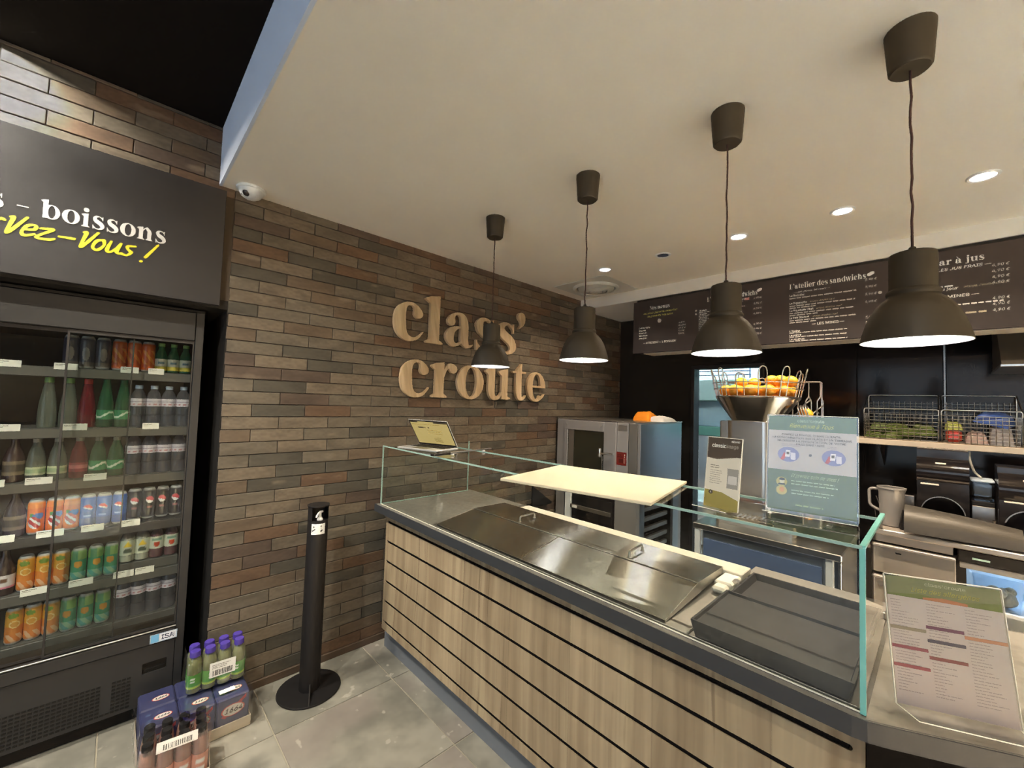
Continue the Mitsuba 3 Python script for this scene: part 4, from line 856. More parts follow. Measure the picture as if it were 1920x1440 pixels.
def acrylic(parent, A, w, h, foot, m='m_acrylic'):
    """a table-top acrylic sign holder: sheet in the local xy plane leaning back, a foot to the front"""
    part(parent, 'sheet', tf(quad((0, 0, .0045), (w, 0, .0045), (w, h, .0045), (0, h, .0045)), A), m); part(parent, 'back_sheet', tf(quad((0, 0, -.003), (w, 0, -.003), (w, h, -.003), (0, h, -.003)), A), m)
    part(parent, 'bright_edge', tf(join(box(0, w, h-.0005, h+.0015, -.003, .002), box(-.0015, .0, 0, h, -.003, .002), box(w, w+.0015, 0, h, -.003, .002)), A), 'm_ivory')
def standframe(base, ex, lean): # base point, direction along the foot (left to right for the viewer), lean angle
    ex = np.array([ex[0], ex[1], 0.])/np.hypot(*ex); n = np.cross(ex, (0, 0, 1)); return frame(base, ex, math.cos(lean)*np.array([0, 0, 1])-math.sin(lean)*n), n
# menu leaflet (DL)
t = thing('leaflet_stand', 'small acrylic stand with a brown and cream classicimage leaflet on the glass top', 'leaflet stand')
A, n = standframe((.052, -2.012, ZT+.001), (-.018, -.098), .12); w, h = .098, .200
acrylic(t, A, w, h, 0)
P = Print(); P.rect(0, 0, w, h, 'd8d2c4'); P.rect(0, .148, w, h, '4a423c', .0004); P.poly(pg((0, .140), (.03, .137), (.06, .143), (w, .150), (w, .16), (0, .16)), '6b625a', .0003); P.poly(pg((0, .148), (0, .141), (.035, .140), (.07, .147), (w, .149), (w, .152), (0, .152)), '4a423c', .0005)
P.poly(pg((0, .0), (w, 0), (w, .030), (.05, .046), (0, .048)), '9a8f52', .0004); P.text('classic', .012, .172, .0105, 'f3f0ea', .0009, bold=True, width=.042); P.text('image', .055, .172, .0105, 'b3aba2', .0009, width=.034); P.text('altuna', .068, .189, .006, 'efece6', .0009, bold=True, slant=.2, width=.024)
P.rect(.063, .060, .094, .115, '9a9893', .0005); P.rect(.066, .072, .091, .095, 'c9c6c2', .0009); P.lines(.012, .118, 2, .034, '8d867c', .006, .0022, .0006, 2); P.lines(.012, .104, 7, .036, 'a9a296', .006, .0018, .0006, 3); P.poly(Point(.018, .042).buffer(.006), '4a423c', .0008); P.text('A', .0155, .0395, .005, 'd8d2c4', .0012, bold=True)
P.place(t, 'print', A); part(t, 'foot', tf(quad((0, 0, 0), (w, 0, 0), (w, 0, .06), (0, 0, .06)), A), 'm_acrylic'); part(t, 'foot_edge', tf(box(0, w, -.001, .001, .058, .060), A), 'm_ivory')
# notice (A4)
t = thing('notice_stand', 'upright acrylic stand with a green and white customer notice on the glass top', 'sign stand')
A, n = standframe((.165, -2.143, ZT+.001), (.020, -.200), .10); w, h = .205, .272
acrylic(t, A, w, h, 0)
P = Print(); P.rect(.003, .003, w-.003, h-.003, 'b5b0b0'); P.rect(.003, .228, w-.003, h-.003, '58705f', .0003); P.rect(.003, .003, w-.003, .116, '57684b', .0003)
P.text("class'croute", w/2, .253, .008, 'b9c7b6', .0006, center=True, width=.062); P.text('Bienvenue à Tous', w/2, .237, .0115, 'b7b85e', .0006, slant=.35, center=True, width=.10)
for k, (s_, wd) in enumerate((('CHERES CLIENTES, CHERS CLIENTS,', .135), ('LA CONSOMMATION SUR PLACE ET EN TERRASSE', .180), ('NECESSITE LA PRESENTATION DE VOTRE', .155), ('PASS SANITAIRE', .065))): P.text(s_, w/2, .214-.0088*k, .0052, '4b4648', .0006, bold=True, center=True, width=wd)
P.lines(.035, .188, 2, .045, '9d97a0', .004, .0018, .0006, 3); P.lines(.140, .188, 2, .022, '9d97a0', .004, .0018, .0006, 4)
for x0 in (.052, .154):
    P.poly(ell(x0, .160, .0255, .021), '7d80ae', .0006); P.poly(pg((x0-.019, .145), (x0-.010, .165), (x0-.002, .158), (x0-.012, .143)), 'b0525c', .0010); P.poly(pg((x0-.008, .153), (x0-.006, .172), (x0+.005, .172), (x0+.003, .153)), 'e6e3ea', .0014); P.poly(pg((x0+.006, .146), (x0+.005, .166), (x0+.017, .165), (x0+.017, .146)), 'd6d3e2', .0014); P.rect(x0-.0045, .160, x0+.002, .167, '4b4648', .0018)
P.poly(Point(.103, .162).buffer(.0035), '4b4648', .0006)
P.text('Et prenez soin de vous !', .058, .098, .0100, 'a5b58c', .0006, slant=.35, width=.105)
for z, c in ((.082, 'b9ab54'), (.058, 'bfae5c')): P.poly(Point(.037, z).buffer(.013), c, .0006); P.poly(ell(.038, z+.002, .006, .007), 'd8d2b4' if z > .07 else 'c98f4a', .0010)
P.poly(pg((.029, .073), (.046, .073), (.046, .077), (.029, .077)), '262626', .0012); P.poly(ell(.038, .089, .007, .004), '262626', .0013)
P.lines(.060, .086, 2, .105, 'a9bba0', .0085, .0028, .0006, 7); P.lines(.060, .060, 2, .10, 'a9bba0', .0085, .0028, .0006, 8); P.lines(.07, .020, 1, .07, '93a56f', .008, .004, .0006, 9)
P.place(t, 'print', A); part(t, 'foot', tf(quad((0, 0, 0), (w, 0, 0), (w, 0, .07), (0, 0, .07)), A), 'm_acrylic'); part(t, 'foot_edge', tf(box(0, w, -.001, .001, .067, .070), A), 'm_ivory')

# menu stand on the worktop's end
t = thing('menu_stand', 'leaning acrylic stand with a printed allergen list, on the pale end of the worktop', 'menu stand')
A, n = standframe((.044, -2.424, .9125), (.082, -.172), .20); w, h = .198, .262
acrylic(t, A, w, h, 0)
P = Print(); P.rect(.002, .002, w-.002, h-.002, '9c9394'); P.poly(pg((.002, .222), (w-.002, .216), (w-.002, h-.002), (.002, h-.002)), '566049', .0003); P.poly(pg((.002, .222), (.06, .228), (.12, .222), (w-.002, .232), (w-.002, .216), (.002, .219)), '4b5a30', .0005)
P.text("class'croute", .105, .247, .0068, '9da192', .0008, center=True, width=.07); P.text('Liste des allergènes', .102, .2315, .0095, '87833c', .0008, slant=.35, center=True, width=.115); P.poly(pg((.065, .2185), (.14, .2165), (.14, .222), (.10, .226), (.065, .2225)), '8f5a44', .0008)
for c, (x0, x1) in enumerate(((.004, .063), (.066, .127), (.131, .194))): P.lines(x0+.003, .209, 32, (x1-x0)*.78, '7f787b', .0058, .0016, .0004, 20+c, .7)
for (x0, x1, z, c) in ((.002, .064, .150, '6b6558'), (.002, .064, .112, '6a3040'), (.002, .064, .075, '7a3a45'), (.065, .128, .160, '4d2a45'), (.065, .128, .133, '3c3a4a'), (.065, .128, .100, '68383c'), (.128, w-.002, .152, '9a6a55')): P.rect(x0, z, x1, z+.0065, c, .0010)
P.place(t, 'print', A); part(t, 'foot', tf(quad((0, 0, 0), (w, 0, 0), (w-.012, -.006, .060), (.012, -.006, .060)), A), 'm_acrylic'); part(t, 'foot_edge', tf(tube([(0, 0, 0), (.012, -.006, .060), (w-.012, -.006, .060), (w, 0, 0)], .0012, 6), A), 'm_ivory')

# ================================================================== menu board
t = thing('menu_board', 'long black menu board with white lettering hanging under the ceiling', 'menu board')
MX = XR; my0, mz0, mz1 = -.594, 2.003, 2.459
part(t, 'panel', box(MX-.012, MX+.010, -3.3, my0, mz0, mz1, .001), 'm_menu')
part(t, 'box', box(MX+.012, 2.30, -3.3, my0-.02, mz0+.006, ZS+.02), 'm_black'); part(t, 'light_shelf', box(MX+.013, 2.28, -2.82, my0-.09, mz0-.006, mz0+.005, .001), 'm_beige', label='beige underside')
W_ = (.74, .72, .68); Gy = (.42, .41, .39); Y_ = (.62, .58, .14)
P = Print()
def col(px): return px                                             # x along the board from its left edge
P.serif('Nos menus', .245, .372, .024, W_, center=True, width=.175)
P.text('Au choix parmi la sélection', .245, .336, .0155, Y_, slant=.35, center=True, width=.30, rot=.01); P.text('de produits marqués', .245, .308, .0155, Y_, slant=.35, center=True, width=.23, rot=.01)
P.poly(Point(.245, .268).buffer(.017), (.45, .45, .42))
for k, (a, c) in enumerate((('Petite faim', '9,90'), ('Menu midi', '10,90'), ('Menu froid', '12,50'), ('Menu salade', '9,50'), ('Menu grand', '8,50'))): P.text(a, .056, .214-.0225*k, .0125, W_, bold=True, width=(.105, .065, .072, .08, .075)[k]); P.text(c+' €', .41, .226-.0225*k, .0115, W_, slant=.2)
P.text('+ 1 DESSERT + 1 BOISSON', .245, .078, .0155, W_, bold=True, center=True, width=.29)
def heading(s_, x, z, w): P.serif(s_, x, z, .026, W_, width=w)
heading("L'atelier des sandwichs", .638, .368, .35); P.poly(brush([(.995, .396, .006), (1.008, .403, .014)]), W_)
P.poly(pg((.905, .338), (.935, .338), (.935, .356), (.905, .356)), (.55, .22, .20)); P.text('PAIN MAISON', .82, .345, .010, W_, slant=.2)
for k, z in enumerate((.338, .300, .262, .225, .150, .115, .078)): P.text('4,90 €', .962, z, .0125, W_, slant=.2); P.lines(.80 if k > 2 else .82, z-.006, 1, .09, Gy, .02, .006, seed=k)
for z in (.310, .282): P.poly(Point(.552, z).buffer(.007), Gy)
for k in range(8): P.text('Le club', .575, .300-.028*k, .012, W_, bold=True, width=.06); P.lines(.575, .288-.028*k, 1, .22, Gy, .02, .006, seed=40+k)
X3 = 1.185
heading("L'atelier des sandwichs", X3, .368, .40); P.poly(brush([(X3+.415, .388, .006), (X3+.43, .396, .016)]), W_)
P.text('— pain artisanal, fait maison —', X3+.03, .338, .0105, W_, slant=.25, width=.19)
it = [('Le Brunoise', .315, 1), ('Le Piquenotte', .262, 2), ('Le Piquenotte Végé', .212, 2), ('Le Petit Gourmet', .162, 2)]
for k, (s_, z, nl) in enumerate(it): P.text(s_, X3, z, .0135, W_, bold=True, width=(.085, .098, .135, .11)[k]); (P.text('artisan, boucher, oeuf', X3+(.11, .115, .15, .13)[k], z+.001, .0105, (.40, .36, .26), slant=.3, width=.13) if k else None); P.lines(X3, z-.016, 1, .36, Gy, .014, .0075, seed=60+k, jag=.06); (P.lines(X3, z-.030, 1, .16, Gy, .014, .0075, seed=70+k) if nl > 1 else None)
P.text('— LES MINIS —', X3+.21, .108, .0150, W_, bold=True, center=True, width=.17)
for k, (s_, z) in enumerate((("L'Italien", .072), ('Le chèvre', .044), ('Le saumon', .016))): P.text(s_, X3, z, .0115, W_, bold=True, width=(.06, .068, .085)[k]); P.lines(X3, z-.010, 1, .31, Gy, .014, .0065, seed=80+k, jag=.02)
for k, z in enumerate((.352, .308, .262, .215, .120, .088, .055)): P.text('5,90 €', X3+.395, z, .0125, W_, slant=.2)
P.poly(Point(X3+.465, .268).buffer(.009), Gy)
X4 = 1.755
heading('Le bar à jus', X4+.050, .375, .262); P.text('LES JUS FRAIS —', X4+.135, .342, .0150, W_, bold=True, slant=.2, width=.20)
for k, z in enumerate((.330, .300, .268, .238, .155, .125, .092)): P.text('4,90 €', X4+.335, z, .0140, W_, slant=.2)
P.lines(X4, .272, 1, .14, W_, .02, .010, seed=90); P.lines(X4, .250, 1, .20, W_, .02, .008, seed=91); P.text('Le jus du jour', X4+.06, .232, .0150, W_, bold=True, slant=.1, width=.155); P.text('orange, carotte, citron', X4+.235, .236, .011, (.40, .36, .26), slant=.3, width=.15); P.text('VITAMINES —', X4+.11, .188, .0150, W_, bold=True, width=.18); P.lines(X4+.1, .142, 1, .28, W_, .02, .007, seed=93, jag=.02); P.lines(X4+.1, .092, 1, .25, (.40, .36, .26), .02, .009, seed=94)
P.place(t, 'lettering', BACKF(MX-.0121, my0, mz0))

# ================================================================== kitchen behind the counter
# ---- combi oven on a proving cabinet, against the brick wall
OX0, OX1, OY0, OY1 = 1.752, 2.545, -.030, -.842
t = thing('combi_oven', 'stainless steel combi oven with dark glass door standing on a prover by the wall', 'oven')
OZ = .885
part(t, 'body', join(box(OX0+.012, OX1, OY1, OY0, OZ, 1.402, .003)), 'm_oven_steel'); part(t, 'side_sheet', box(OX0+.05, OX1-.01, OY1-.003, OY1-.0005, OZ+.01, 1.392), 'm_coolsteel')
part(t, 'top_sheet', box(OX0+.003, OX1+.004, OY1-.005, OY0+.004, 1.402, 1.409, .002), 'm_steel')
part(t, 'left_stile', box(OX0, OX0+.013, -.122, OY0, OZ+.005, 1.398, .002), 'm_oven_steel')
d = part(t, 'door', join(box(OX0-.020, OX0, -.545, -.128, 1.312, 1.396, .003), box(OX0-.020, OX0, -.165, -.128, .93, 1.312, .003), box(OX0-.020, OX0, -.662, -.545, .93, 1.396, .003), box(OX0-.020, OX0, -.545, -.165, .905, .945, .003)), 'm_oven_steel')
dn = d.split('__')[1]
part(t, dn+'__window', box(OX0-.012, OX0-.006, -.548, -.160, .94, 1.315), 'm_ovenglass', label='dark glass window'); part(t, dn+'__inner_strip', box(OX0-.0145, OX0-.0125, -.232, -.172, .95, 1.31), 'm_steel_dull')
for y in (-.152, -.520): part(t, dn+'__rivet', tf(lathe([(0, 0), (.006, 0), (.004, .004), (0, .005)], 14), frame((OX0-.020, y, 1.362), (0, -1, 0), (0, 0, 1))), 'm_chrome', 40)
part(t, dn+'__handle', join(tf(lathe([(0, 0), (.012, 0), (.013, .05), (.010, .056), (0, .058)], 20), frame((OX0-.045, -.527, 1.122), (1, 0, 0), (0, 1, 0))), tf(sphere(.016), mat4(OX0-.045, -.527, 1.118)), tube([(OX0-.045, -.527, 1.132), (OX0-.040, -.60, 1.140), (OX0-.030, -.645, 1.142)], .009, 10), tube([(OX0-.020, -.535, .95), (OX0-.022, -.535, 1.11)], .004, 8)), 'm_chrome', 40, label='chrome lever handle')
part(t, 'control_column', box(OX0-.004, OX0+.013, -.765, -.664, OZ+.005, 1.398, .002), 'm_oven_steel'); part(t, 'right_stile', box(OX0-.002, OX0+.013, OY1, -.768, OZ+.005, 1.398, .002), 'm_steel_dull')
P = Print(); P.rect(0, 0, .092, .105, '6e211d'); P.rect(.022, .018, .062, .050, '481412', .0004); P.rect(.010, .062, .058, .070, '481412', .0004); P.rect(.010, .078, .045, .084, '3a100e', .0004); P.rect(.066, .015, .082, .058, '96605a', .0004)
for z in (.068, .084): P.poly(Point(.076, z).buffer(.0045), 'f2e6e0', .0008)
P.place(t, 'control_panel', BACKF(OX0-.0045, -.660, 1.058), 'm_gloss_print', label='dark red control panel')
part(t, 'rating_plate', box(OX0-.0045, OX0-.0042, -.755, -.672, 1.332, 1.380), 'm_steel')
t = thing('proving_cabinet', 'stainless steel proving cabinet with a black drawer under the combi oven', 'proving cabinet')
part(t, 'frame', join(box(OX0, OX0+.05, -.125, OY0, .10, .875, .003), box(OX0, OX0+.05, OY1, -.648, .10, .875, .003), box(OX0, OX1, OY1, OY0, .862, .884, .002), box(OX0, OX1, OY1, OY0, .08, .12, .002), box(OX1-.05, OX1, OY1, OY1+.06, .1, .875), box(OX1-.05, OX1, OY0-.06, OY0, .1, .875), box(OX0, OX0+.055, OY1-.001, OY1+.03, .1, .875)), 'm_oven_steel')
part(t, 'white_stile', box(OX0-.012, OX0+.02, -.215, -.145, .12, .872, .004), 'm_coolwhite', label='pale door stile')
part(t, 'front', box(OX0-.002, OX0+.02, -.646, -.218, .50, .860, .002), 'm_black_gloss'); part(t, 'drawer', box(OX0-.010, OX0-.003, -.635, -.228, .555, .745, .002), 'm_black')
part(t, 'drawer_rail', box(OX0-.024, OX0-.011, -.625, -.215, .628, .662, .002), 'm_steel_dull'); part(t, 'tag', box(OX0-.0265, OX0-.0245, -.290, -.240, .634, .657), 'm_white')
part(t, 'front_lower', box(OX0, OX0+.02, -.646, -.218, .12, .498, .002), 'm_oven_steel')
part(t, 'side_frame', join(box(OX0+.05, OX0+.13, OY1-.001, OY1+.02, .1, .875), box(OX1-.16, OX1-.05, OY1-.001, OY1+.02, .1, .875), box(OX0+.13, OX1-.16, OY1-.001, OY1+.02, .84, .875)), 'm_coolsteel')
for k in range(7): part(t, 'rack_rail', box(OX0+.06, OX1-.2, OY1+.03, OY1+.055, .760-.082*k, .772-.082*k+.02), 'm_steel_dull')
part(t, 'back_sheet', box(OX0+.06, OX1-.06, OY1+.40, OY1+.41, .1, .86), 'm_black')
for x in (OX0+.05, OX1-.05):
    for y in (OY0-.05, OY1+.05): part(t, 'leg', mv(lathe([(0, 0), (.02, 0), (.02, .085), (0, .085)], 16), x, y, .0), 'm_steel_dull')
t = thing('folded_cloth', 'folded orange and white cloth lying on top of the combi oven', 'cloth')
def cushion(sx, sy, sz, seed, n=26):
    g = np.linspace(-1, 1, n); X, Y = np.meshgrid(g, g); h = (np.clip(1-X**4, 0, 1)*np.clip(1-Y**4, 0, 1))**.5
    z = sz*h*(.55+.75*meshkit.fbm(np.stack([X*1.5+seed, Y*1.5, X*0+seed], -1)))
    V = np.concatenate([np.stack([X*sx, Y*sy, z], -1).reshape(-1, 3), np.stack([X*sx, Y*sy, z*0], -1).reshape(-1, 3)]); F = []
    for i in range(n-1):
        for j in range(n-1): a = i*n+j; F += [[a, a+1, a+n+1], [a, a+n+1, a+n]]; b = a+n*n; F += [[b, b+n+1, b+1], [b, b+n, b+n+1]]
    return trimesh.Trimesh(V, F, process=False)
part(t, 'orange_part', mv(cushion(.11, .085, .085, 2), 2.28, -.632, 1.4095, .1), 'm_orangecloth', True); part(t, 'white_part', mv(cushion(.12, .095, .048, 5), 2.30, -.752, 1.4095, -.05), 'm_whitecloth', True)
t = thing('black_wedge', 'black triangular bracket panel beside the prover at the brick wall', 'bracket')
put(t, tf(extrude(pg((0, 0), (.26, 0), (0, .17)), .012), frame((1.40, -.055, .655), (1, 0, 0), (0, 0, 1))), 'm_black')
part(t, 'arm', box(1.40, 1.66, -.060, -.001, .64, .655), 'm_black')

# ---- refrigerated table under the juicer
t = thing('refrigerated_table', 'stainless steel refrigerated worktable carrying the orange juicer', 'worktable')
TX0, TX1, TY0, TY1 = 1.225, 1.790, -1.510, -2.165
part(t, 'top', box(TX0-.01, TX1+.01, TY1-.01, TY0+.01, .852, .884, .004), 'm_steel')
part(t, 'cabinet', box(TX0+.03, TX1, TY1+.06, TY0-.03, .12, .851, .003), 'm_coolsteel')
part(t, 'front_sheet', box(TX0+.018, TX0+.029, TY1+.07, TY0-.04, .13, .80, .002), 'm_bluesteel', label='smooth blue grey front'); part(t, 'side_post', box(TX0+.015, TX0+.05, TY1+.025, TY1+.055, .12, .851, .002), 'm_coolwhite'); part(t, 'left_post', box(TX0+.005, TX0+.03, TY0-.025, TY0+.004, .12, .851, .002), 'm_coolwhite')
part(t, 'side_sheet', box(TX0+.05, TX1-.01, TY1, TY1+.012, .14, .851, .002), 'm_steel')
for x in (TX0+.06, TX1-.06):
    for y in (TY0-.06, TY1+.08): part(t, 'leg', mv(lathe([(0, 0), (.018, 0), (.022, .119), (0, .119)], 16), x, y, 0), 'm_steel_dull')

JX, JY = 1.50, -1.745
t = thing('orange_juicer', 'tall stainless steel orange juicer with a flared hopper and a wire basket of oranges', 'juicer')
def rbox(w, d, h, r, taper=1.0):
    g = sbox(-w/2+r, -d/2+r, w/2-r, d/2-r).buffer(r, quad_segs=6); m = extrude(g, h)
    return m
part(t, 'base', mv(rbox(.34, .40, .05, .03), JX+.01, JY-.03, .8845), 'm_steel', 30)
part(t, 'column', mv(rbox(.26, .235, .535, .045), JX+.03, JY+.018, .935), 'm_steel', 30); part(t, 'column_left', mv(rbox(.20, .05, .53, .01), JX+.05, JY+.160, .935), 'm_steel_dull', 30)
part(t, 'front_panel', box(JX-.125, JX-.095, JY-.255, JY-.105, .95, 1.468, .006), 'm_steel_dull'); part(t, 'panel_window', join(box(JX-.130, JX-.124, JY-.25, JY-.11, 1.20, 1.232, .001), box(JX-.130, JX-.124, JY-.25, JY-.11, .96, 1.10, .001)), 'm_black_gloss', label='dark windows')
part(t, 'back_body', mv(rbox(.22, .24, .53, .02), JX+.05, JY-.20, .935), 'm_steel_dull', 30)
part(t, 'drip_tray', join(box(JX-.21, JX-.11, JY-.14, JY+.06, .930, .945, .004), [box(JX-.205, JX-.115, JY-.13+.024*k, JY-.118+.024*k, .945, .951) for k in range(8)]), 'm_chrome')
n = 40; hop = []
for i, (s, z) in enumerate(((.62, 1.470), (.64, 1.476), (1.0, 1.602), (1.012, 1.608), (1.0, 1.608), (.62, 1.478))):
    a = np.linspace(0, 2*PI, n, endpoint=False); sq_ = lambda v, p: np.sign(v)*np.abs(v)**p
    p = .60 if s < .8 else .9; hop.append(np.stack([JX+(.205 if s > .8 else .14)*(s if s > .8 else 1)*sq_(np.cos(a), p), JY+(.212 if s > .8 else .115)*(s if s > .8 else 1)*sq_(np.sin(a), p), np.full(n, z)], 1))
V = np.vstack(hop); F = [[i*n+k, i*n+(k+1) % n, (i+1)*n+(k+1) % n] for i in range(5) for k in range(n)]+[[i*n+k, (i+1)*n+(k+1) % n, (i+1)*n+k] for i in range(5) for k in range(n)]
part(t, 'hopper', trimesh.Trimesh(V, F, process=False), 'm_chrome2', 40)
wires = []
for z, r in ((1.612, .212), (1.655, .226), (1.690, .232)): a = np.linspace(0, 2*PI, 48, endpoint=False); wires.append(tube(np.stack([JX+r*np.cos(a), JY+r*np.sin(a), np.full(48, z)], 1), .0028 if z < 1.68 else .0024, 6, True))
for k in range(13):
    a = 2*PI*k/13+.15; hgt = .085 if k % 3 else .05
    pts = []
    for da, z in ((-.085, 1.612), (-.085, 1.66), (-.085, 1.69), (-.085, 1.69+hgt*.6), (-.06, 1.69+hgt*.9), (0, 1.69+hgt), (.06, 1.69+hgt*.9), (.085, 1.69+hgt*.6), (.085, 1.69), (.085, 1.66), (.085, 1.612)):
        r = .212+.20*(z-1.612); pts.append((JX+r*math.cos(a+da), JY+r*math.sin(a+da), z))
    wires.append(tube(rline(pts, .008, 3), .0032, 6))
part(t, 'basket', join(wires), 'm_wire', True, label='wire basket with looped rim')
def orange_mesh(r): m = trimesh.creation.icosphere(subdivisions=3, radius=r); v = np.array(m.vertices); v[:, 2] *= .94; v *= (1+.012*(meshkit.noise(v*120)-.5))[:, None]; m.vertices = v; return m
od = mikit.ply(orange_mesh(.0345), 'm_orange', True)
# oranges resting in the basket: rings, then a heap at the right
pos = []
for r, nn, z, ph in ((.165, 12, 1.646, .1), (.095, 7, 1.646, .3), (.0, 1, 1.650, 0)): pos += [(JX+r*math.cos(2*PI*k/nn+ph), JY+r*math.sin(2*PI*k/nn+ph), z) for k in range(nn)]
pos += [(JX-.06, JY-.135, 1.702), (JX+.02, JY-.165, 1.703), (JX+.06, JY-.10, 1.704), (JX-.01, JY-.080, 1.706), (JX+.10, JY+.04, 1.700), (JX+.052, JY+.10, 1.700)]
for k, (x, y, z) in enumerate(pos):
    o = thing('orange', 'fresh orange among those heaped in the wire basket of the juicer', 'orange', 'oranges in the juicer basket'); put(o, od, 'm_orange', M=mat4(x, y, z, k*.7))
t = thing('wire_rack', 'chrome wire rack with three hanging loops beside the orange juicer', 'rack')
RX = 1.757; w_ = [tube([(RX, -1.50, 1.712), (RX, -2.005, 1.712), (RX, -2.012, 1.706), (RX, -2.013, 1.45)], .005, 8)]
for y in (-1.885, -1.950, -2.006): w_.append(tube(rline([(RX, y, 1.712), (RX, y, 1.625), (RX, y+.016, 1.60), (RX, y+.016, .90)], .01), .004, 8)); w_.append(tube(rline([(RX, y, 1.625), (RX, y-.012, 1.60), (RX, y-.012, .90)], .01), .004, 8))
part(t, 'frame', join(w_), 'm_wire', True); part(t, 'foot', box(RX-.03, RX+.03, -2.06, -1.86, .885, .899, .003), 'm_steel')
for k, y in enumerate((-1.895, -1.915, -1.94, -1.97, -2.0)): part(t, 'cup_clip', mv(tube(rline([(0, 0, 0), (-.03, .01, .012), (-.045, -.012, .03), (-.02, -.025, .045)], .01), .004, 8), RX-.012, y, 1.50+.03*(k % 3)), 'm_chrome', True)
t = thing('juicer_orange', 'single orange caught in the feed coil below the basket', 'orange'); put(t, od, 'm_orange', M=mat4(JX+.02, JY-.235, 1.522))
t = thing('feed_coil', 'chrome wire coil holding one orange under the juicer basket', 'wire coil')
put(t, join([tube([(JX+.02+.046*math.cos(a)*1.0, JY-.235-.018+.012*k+.046*math.sin(a)*.35, 1.522+.046*math.sin(a)) for a in np.linspace(.6, 5.6, 20)], .0035, 8) for k in range(4)]), 'm_wire', True)

# ---- right counter along the back wall
t = thing('back_counter', 'stainless steel back counter with drawers and an open fridge compartment', 'counter')
CX = 1.985
part(t, 'top', box(CX-.02, XW-.012, -3.4, -2.205, .855, .885, .005), 'm_warmsteel'); part(t, 'apron', box(CX+.005, CX+.03, -2.53, -2.21, .810, .854, .002), 'm_warmsteel')
part(t, 'carcass', join(box(CX+.03, XW-.012, -2.215, -2.20, .10, .854), box(CX+.03, XW-.012, -2.575, -2.545, .10, .854), box(XW-.05, XW-.012, -3.4, -2.2, .10, .854), box(CX+.03, XW-.012, -3.4, -2.2, .10, .12), box(CX+.03, CX+.04, -2.55, -2.21, .12, .81)), 'm_black')
for k, (z0, z1) in enumerate(((.640, .800), (.455, .622), (.27, .437))):
    dr_ = part(t, 'drawer', join(box(CX-.004, CX+.029, -2.538, -2.208, z0, z1, .003), box(CX-.024, CX-.004, -2.538, -2.208, z1-.012, z1, .002)), 'm_warmsteel'); part(t, dr_.split('__')[1]+'__badge', box(CX-.0055, CX-.0045, -2.332, -2.308, z1-.042, z1-.034), 'm_black')
part(t, 'label_sticker', tf(lathe([(0, 0), (.017, 0), (.017, .0006), (0, .0007)], 24), frame((CX-.0045, -2.247, .578), (0, -1, 0), (0, 0, 1))), 'm_blue_dark')
part(t, 'control_strip', box(CX-.006, CX+.03, -3.3, -2.548, .792, .850, .002), 'm_black', label='black control strip'); part(t, 'display', box(CX-.0075, CX-.0065, -2.655, -2.595, .812, .822), 'm_mint')
part(t, 'compartment_header', box(CX-.002, CX+.03, -3.3, -2.552, .760, .790, .002), 'm_warmsteel')
part(t, 'compartment', join(box(CX+.33, CX+.34, -3.3, -2.575, .14, .76), box(CX+.03, CX+.33, -3.3, -2.575, .556, .571), box(CX+.03, CX+.33, -3.3, -2.575, .755, .76)), 'm_coolwhite')
k = part(t, 'compartment_lamp', box(CX+.215, CX+.31, -3.0, -2.60, .750, .754), 'm_white', label='cool fridge lamp'); scene[k]['emitter'] = {'type': 'area', 'radiance': rgb([3.2, 4.4, 5.8])}
def tub(label, y0, y1, mm, fill):
    t = thing('food_tub', label, 'tub', 'plastic tubs in the lit fridge compartment')
    g0 = sbox(0, y0, .17, y1).buffer(-.012).buffer(.012); V, F = [], []
    def loop(x0, x1, ya, yb, z, r, n=6):
        o = []
        for cx_, cy_, a0 in ((x1-r, yb-r, 0), (x0+r, yb-r, PI/2), (x0+r, ya+r, PI), (x1-r, ya+r, 1.5*PI)): o += [(cx_+r*math.cos(a0+PI/2*i/n), cy_+r*math.sin(a0+PI/2*i/n), z) for i in range(n+1)]
        return o
    X0, X1 = CX+.035, CX+.19
    L = [loop(X0+.018, X1-.018, y0+.018, y1-.018, .5725, .02), loop(X0, X1, y0, y1, .731, .025), loop(X0-.006, X1+.006, y0-.006, y1+.006, .734, .028), loop(X0-.006, X1+.006, y0-.006, y1+.006, .740, .028), loop(X0+.004, X1-.004, y0+.004, y1-.004, .738, .024), loop(X0+.022, X1-.022, y0+.022, y1-.022, .577, .02)]
    N = len(L[0]); V = np.vstack(L)
    for i in range(5):
        for q in range(N): a, b, c, d_ = i*N+q, i*N+(q+1) % N, (i+1)*N+(q+1) % N, (i+1)*N+q; F += [[a, b, c], [a, c, d_]]
    for base in (0, 5*N):
        for q in range(1, N-1): F.append([base, base+q, base+q+1])
    part(t, 'shell', trimesh.Trimesh(V, F, process=False), 'm_tubclear', 40)
    rr = random.Random(int(-y0*100)); ms = []
    for q in range(26): s = sphere(rr.uniform(.020, .03), rr.uniform(X0+.05, X1-.05), rr.uniform(y0+.045, y1-.045), .602+.06*rr.random(), 2); ms.append(s)
    stuffpart(t, 'contents', join(ms), mm)
tub('clear plastic tub of pale cubes in the lit fridge compartment', -2.775, -2.592, 'm_bread', 0)
tub('clear plastic tub of dark red beetroot next to the tub of pale cubes', -2.985, -2.80, 'm_beet', 0)

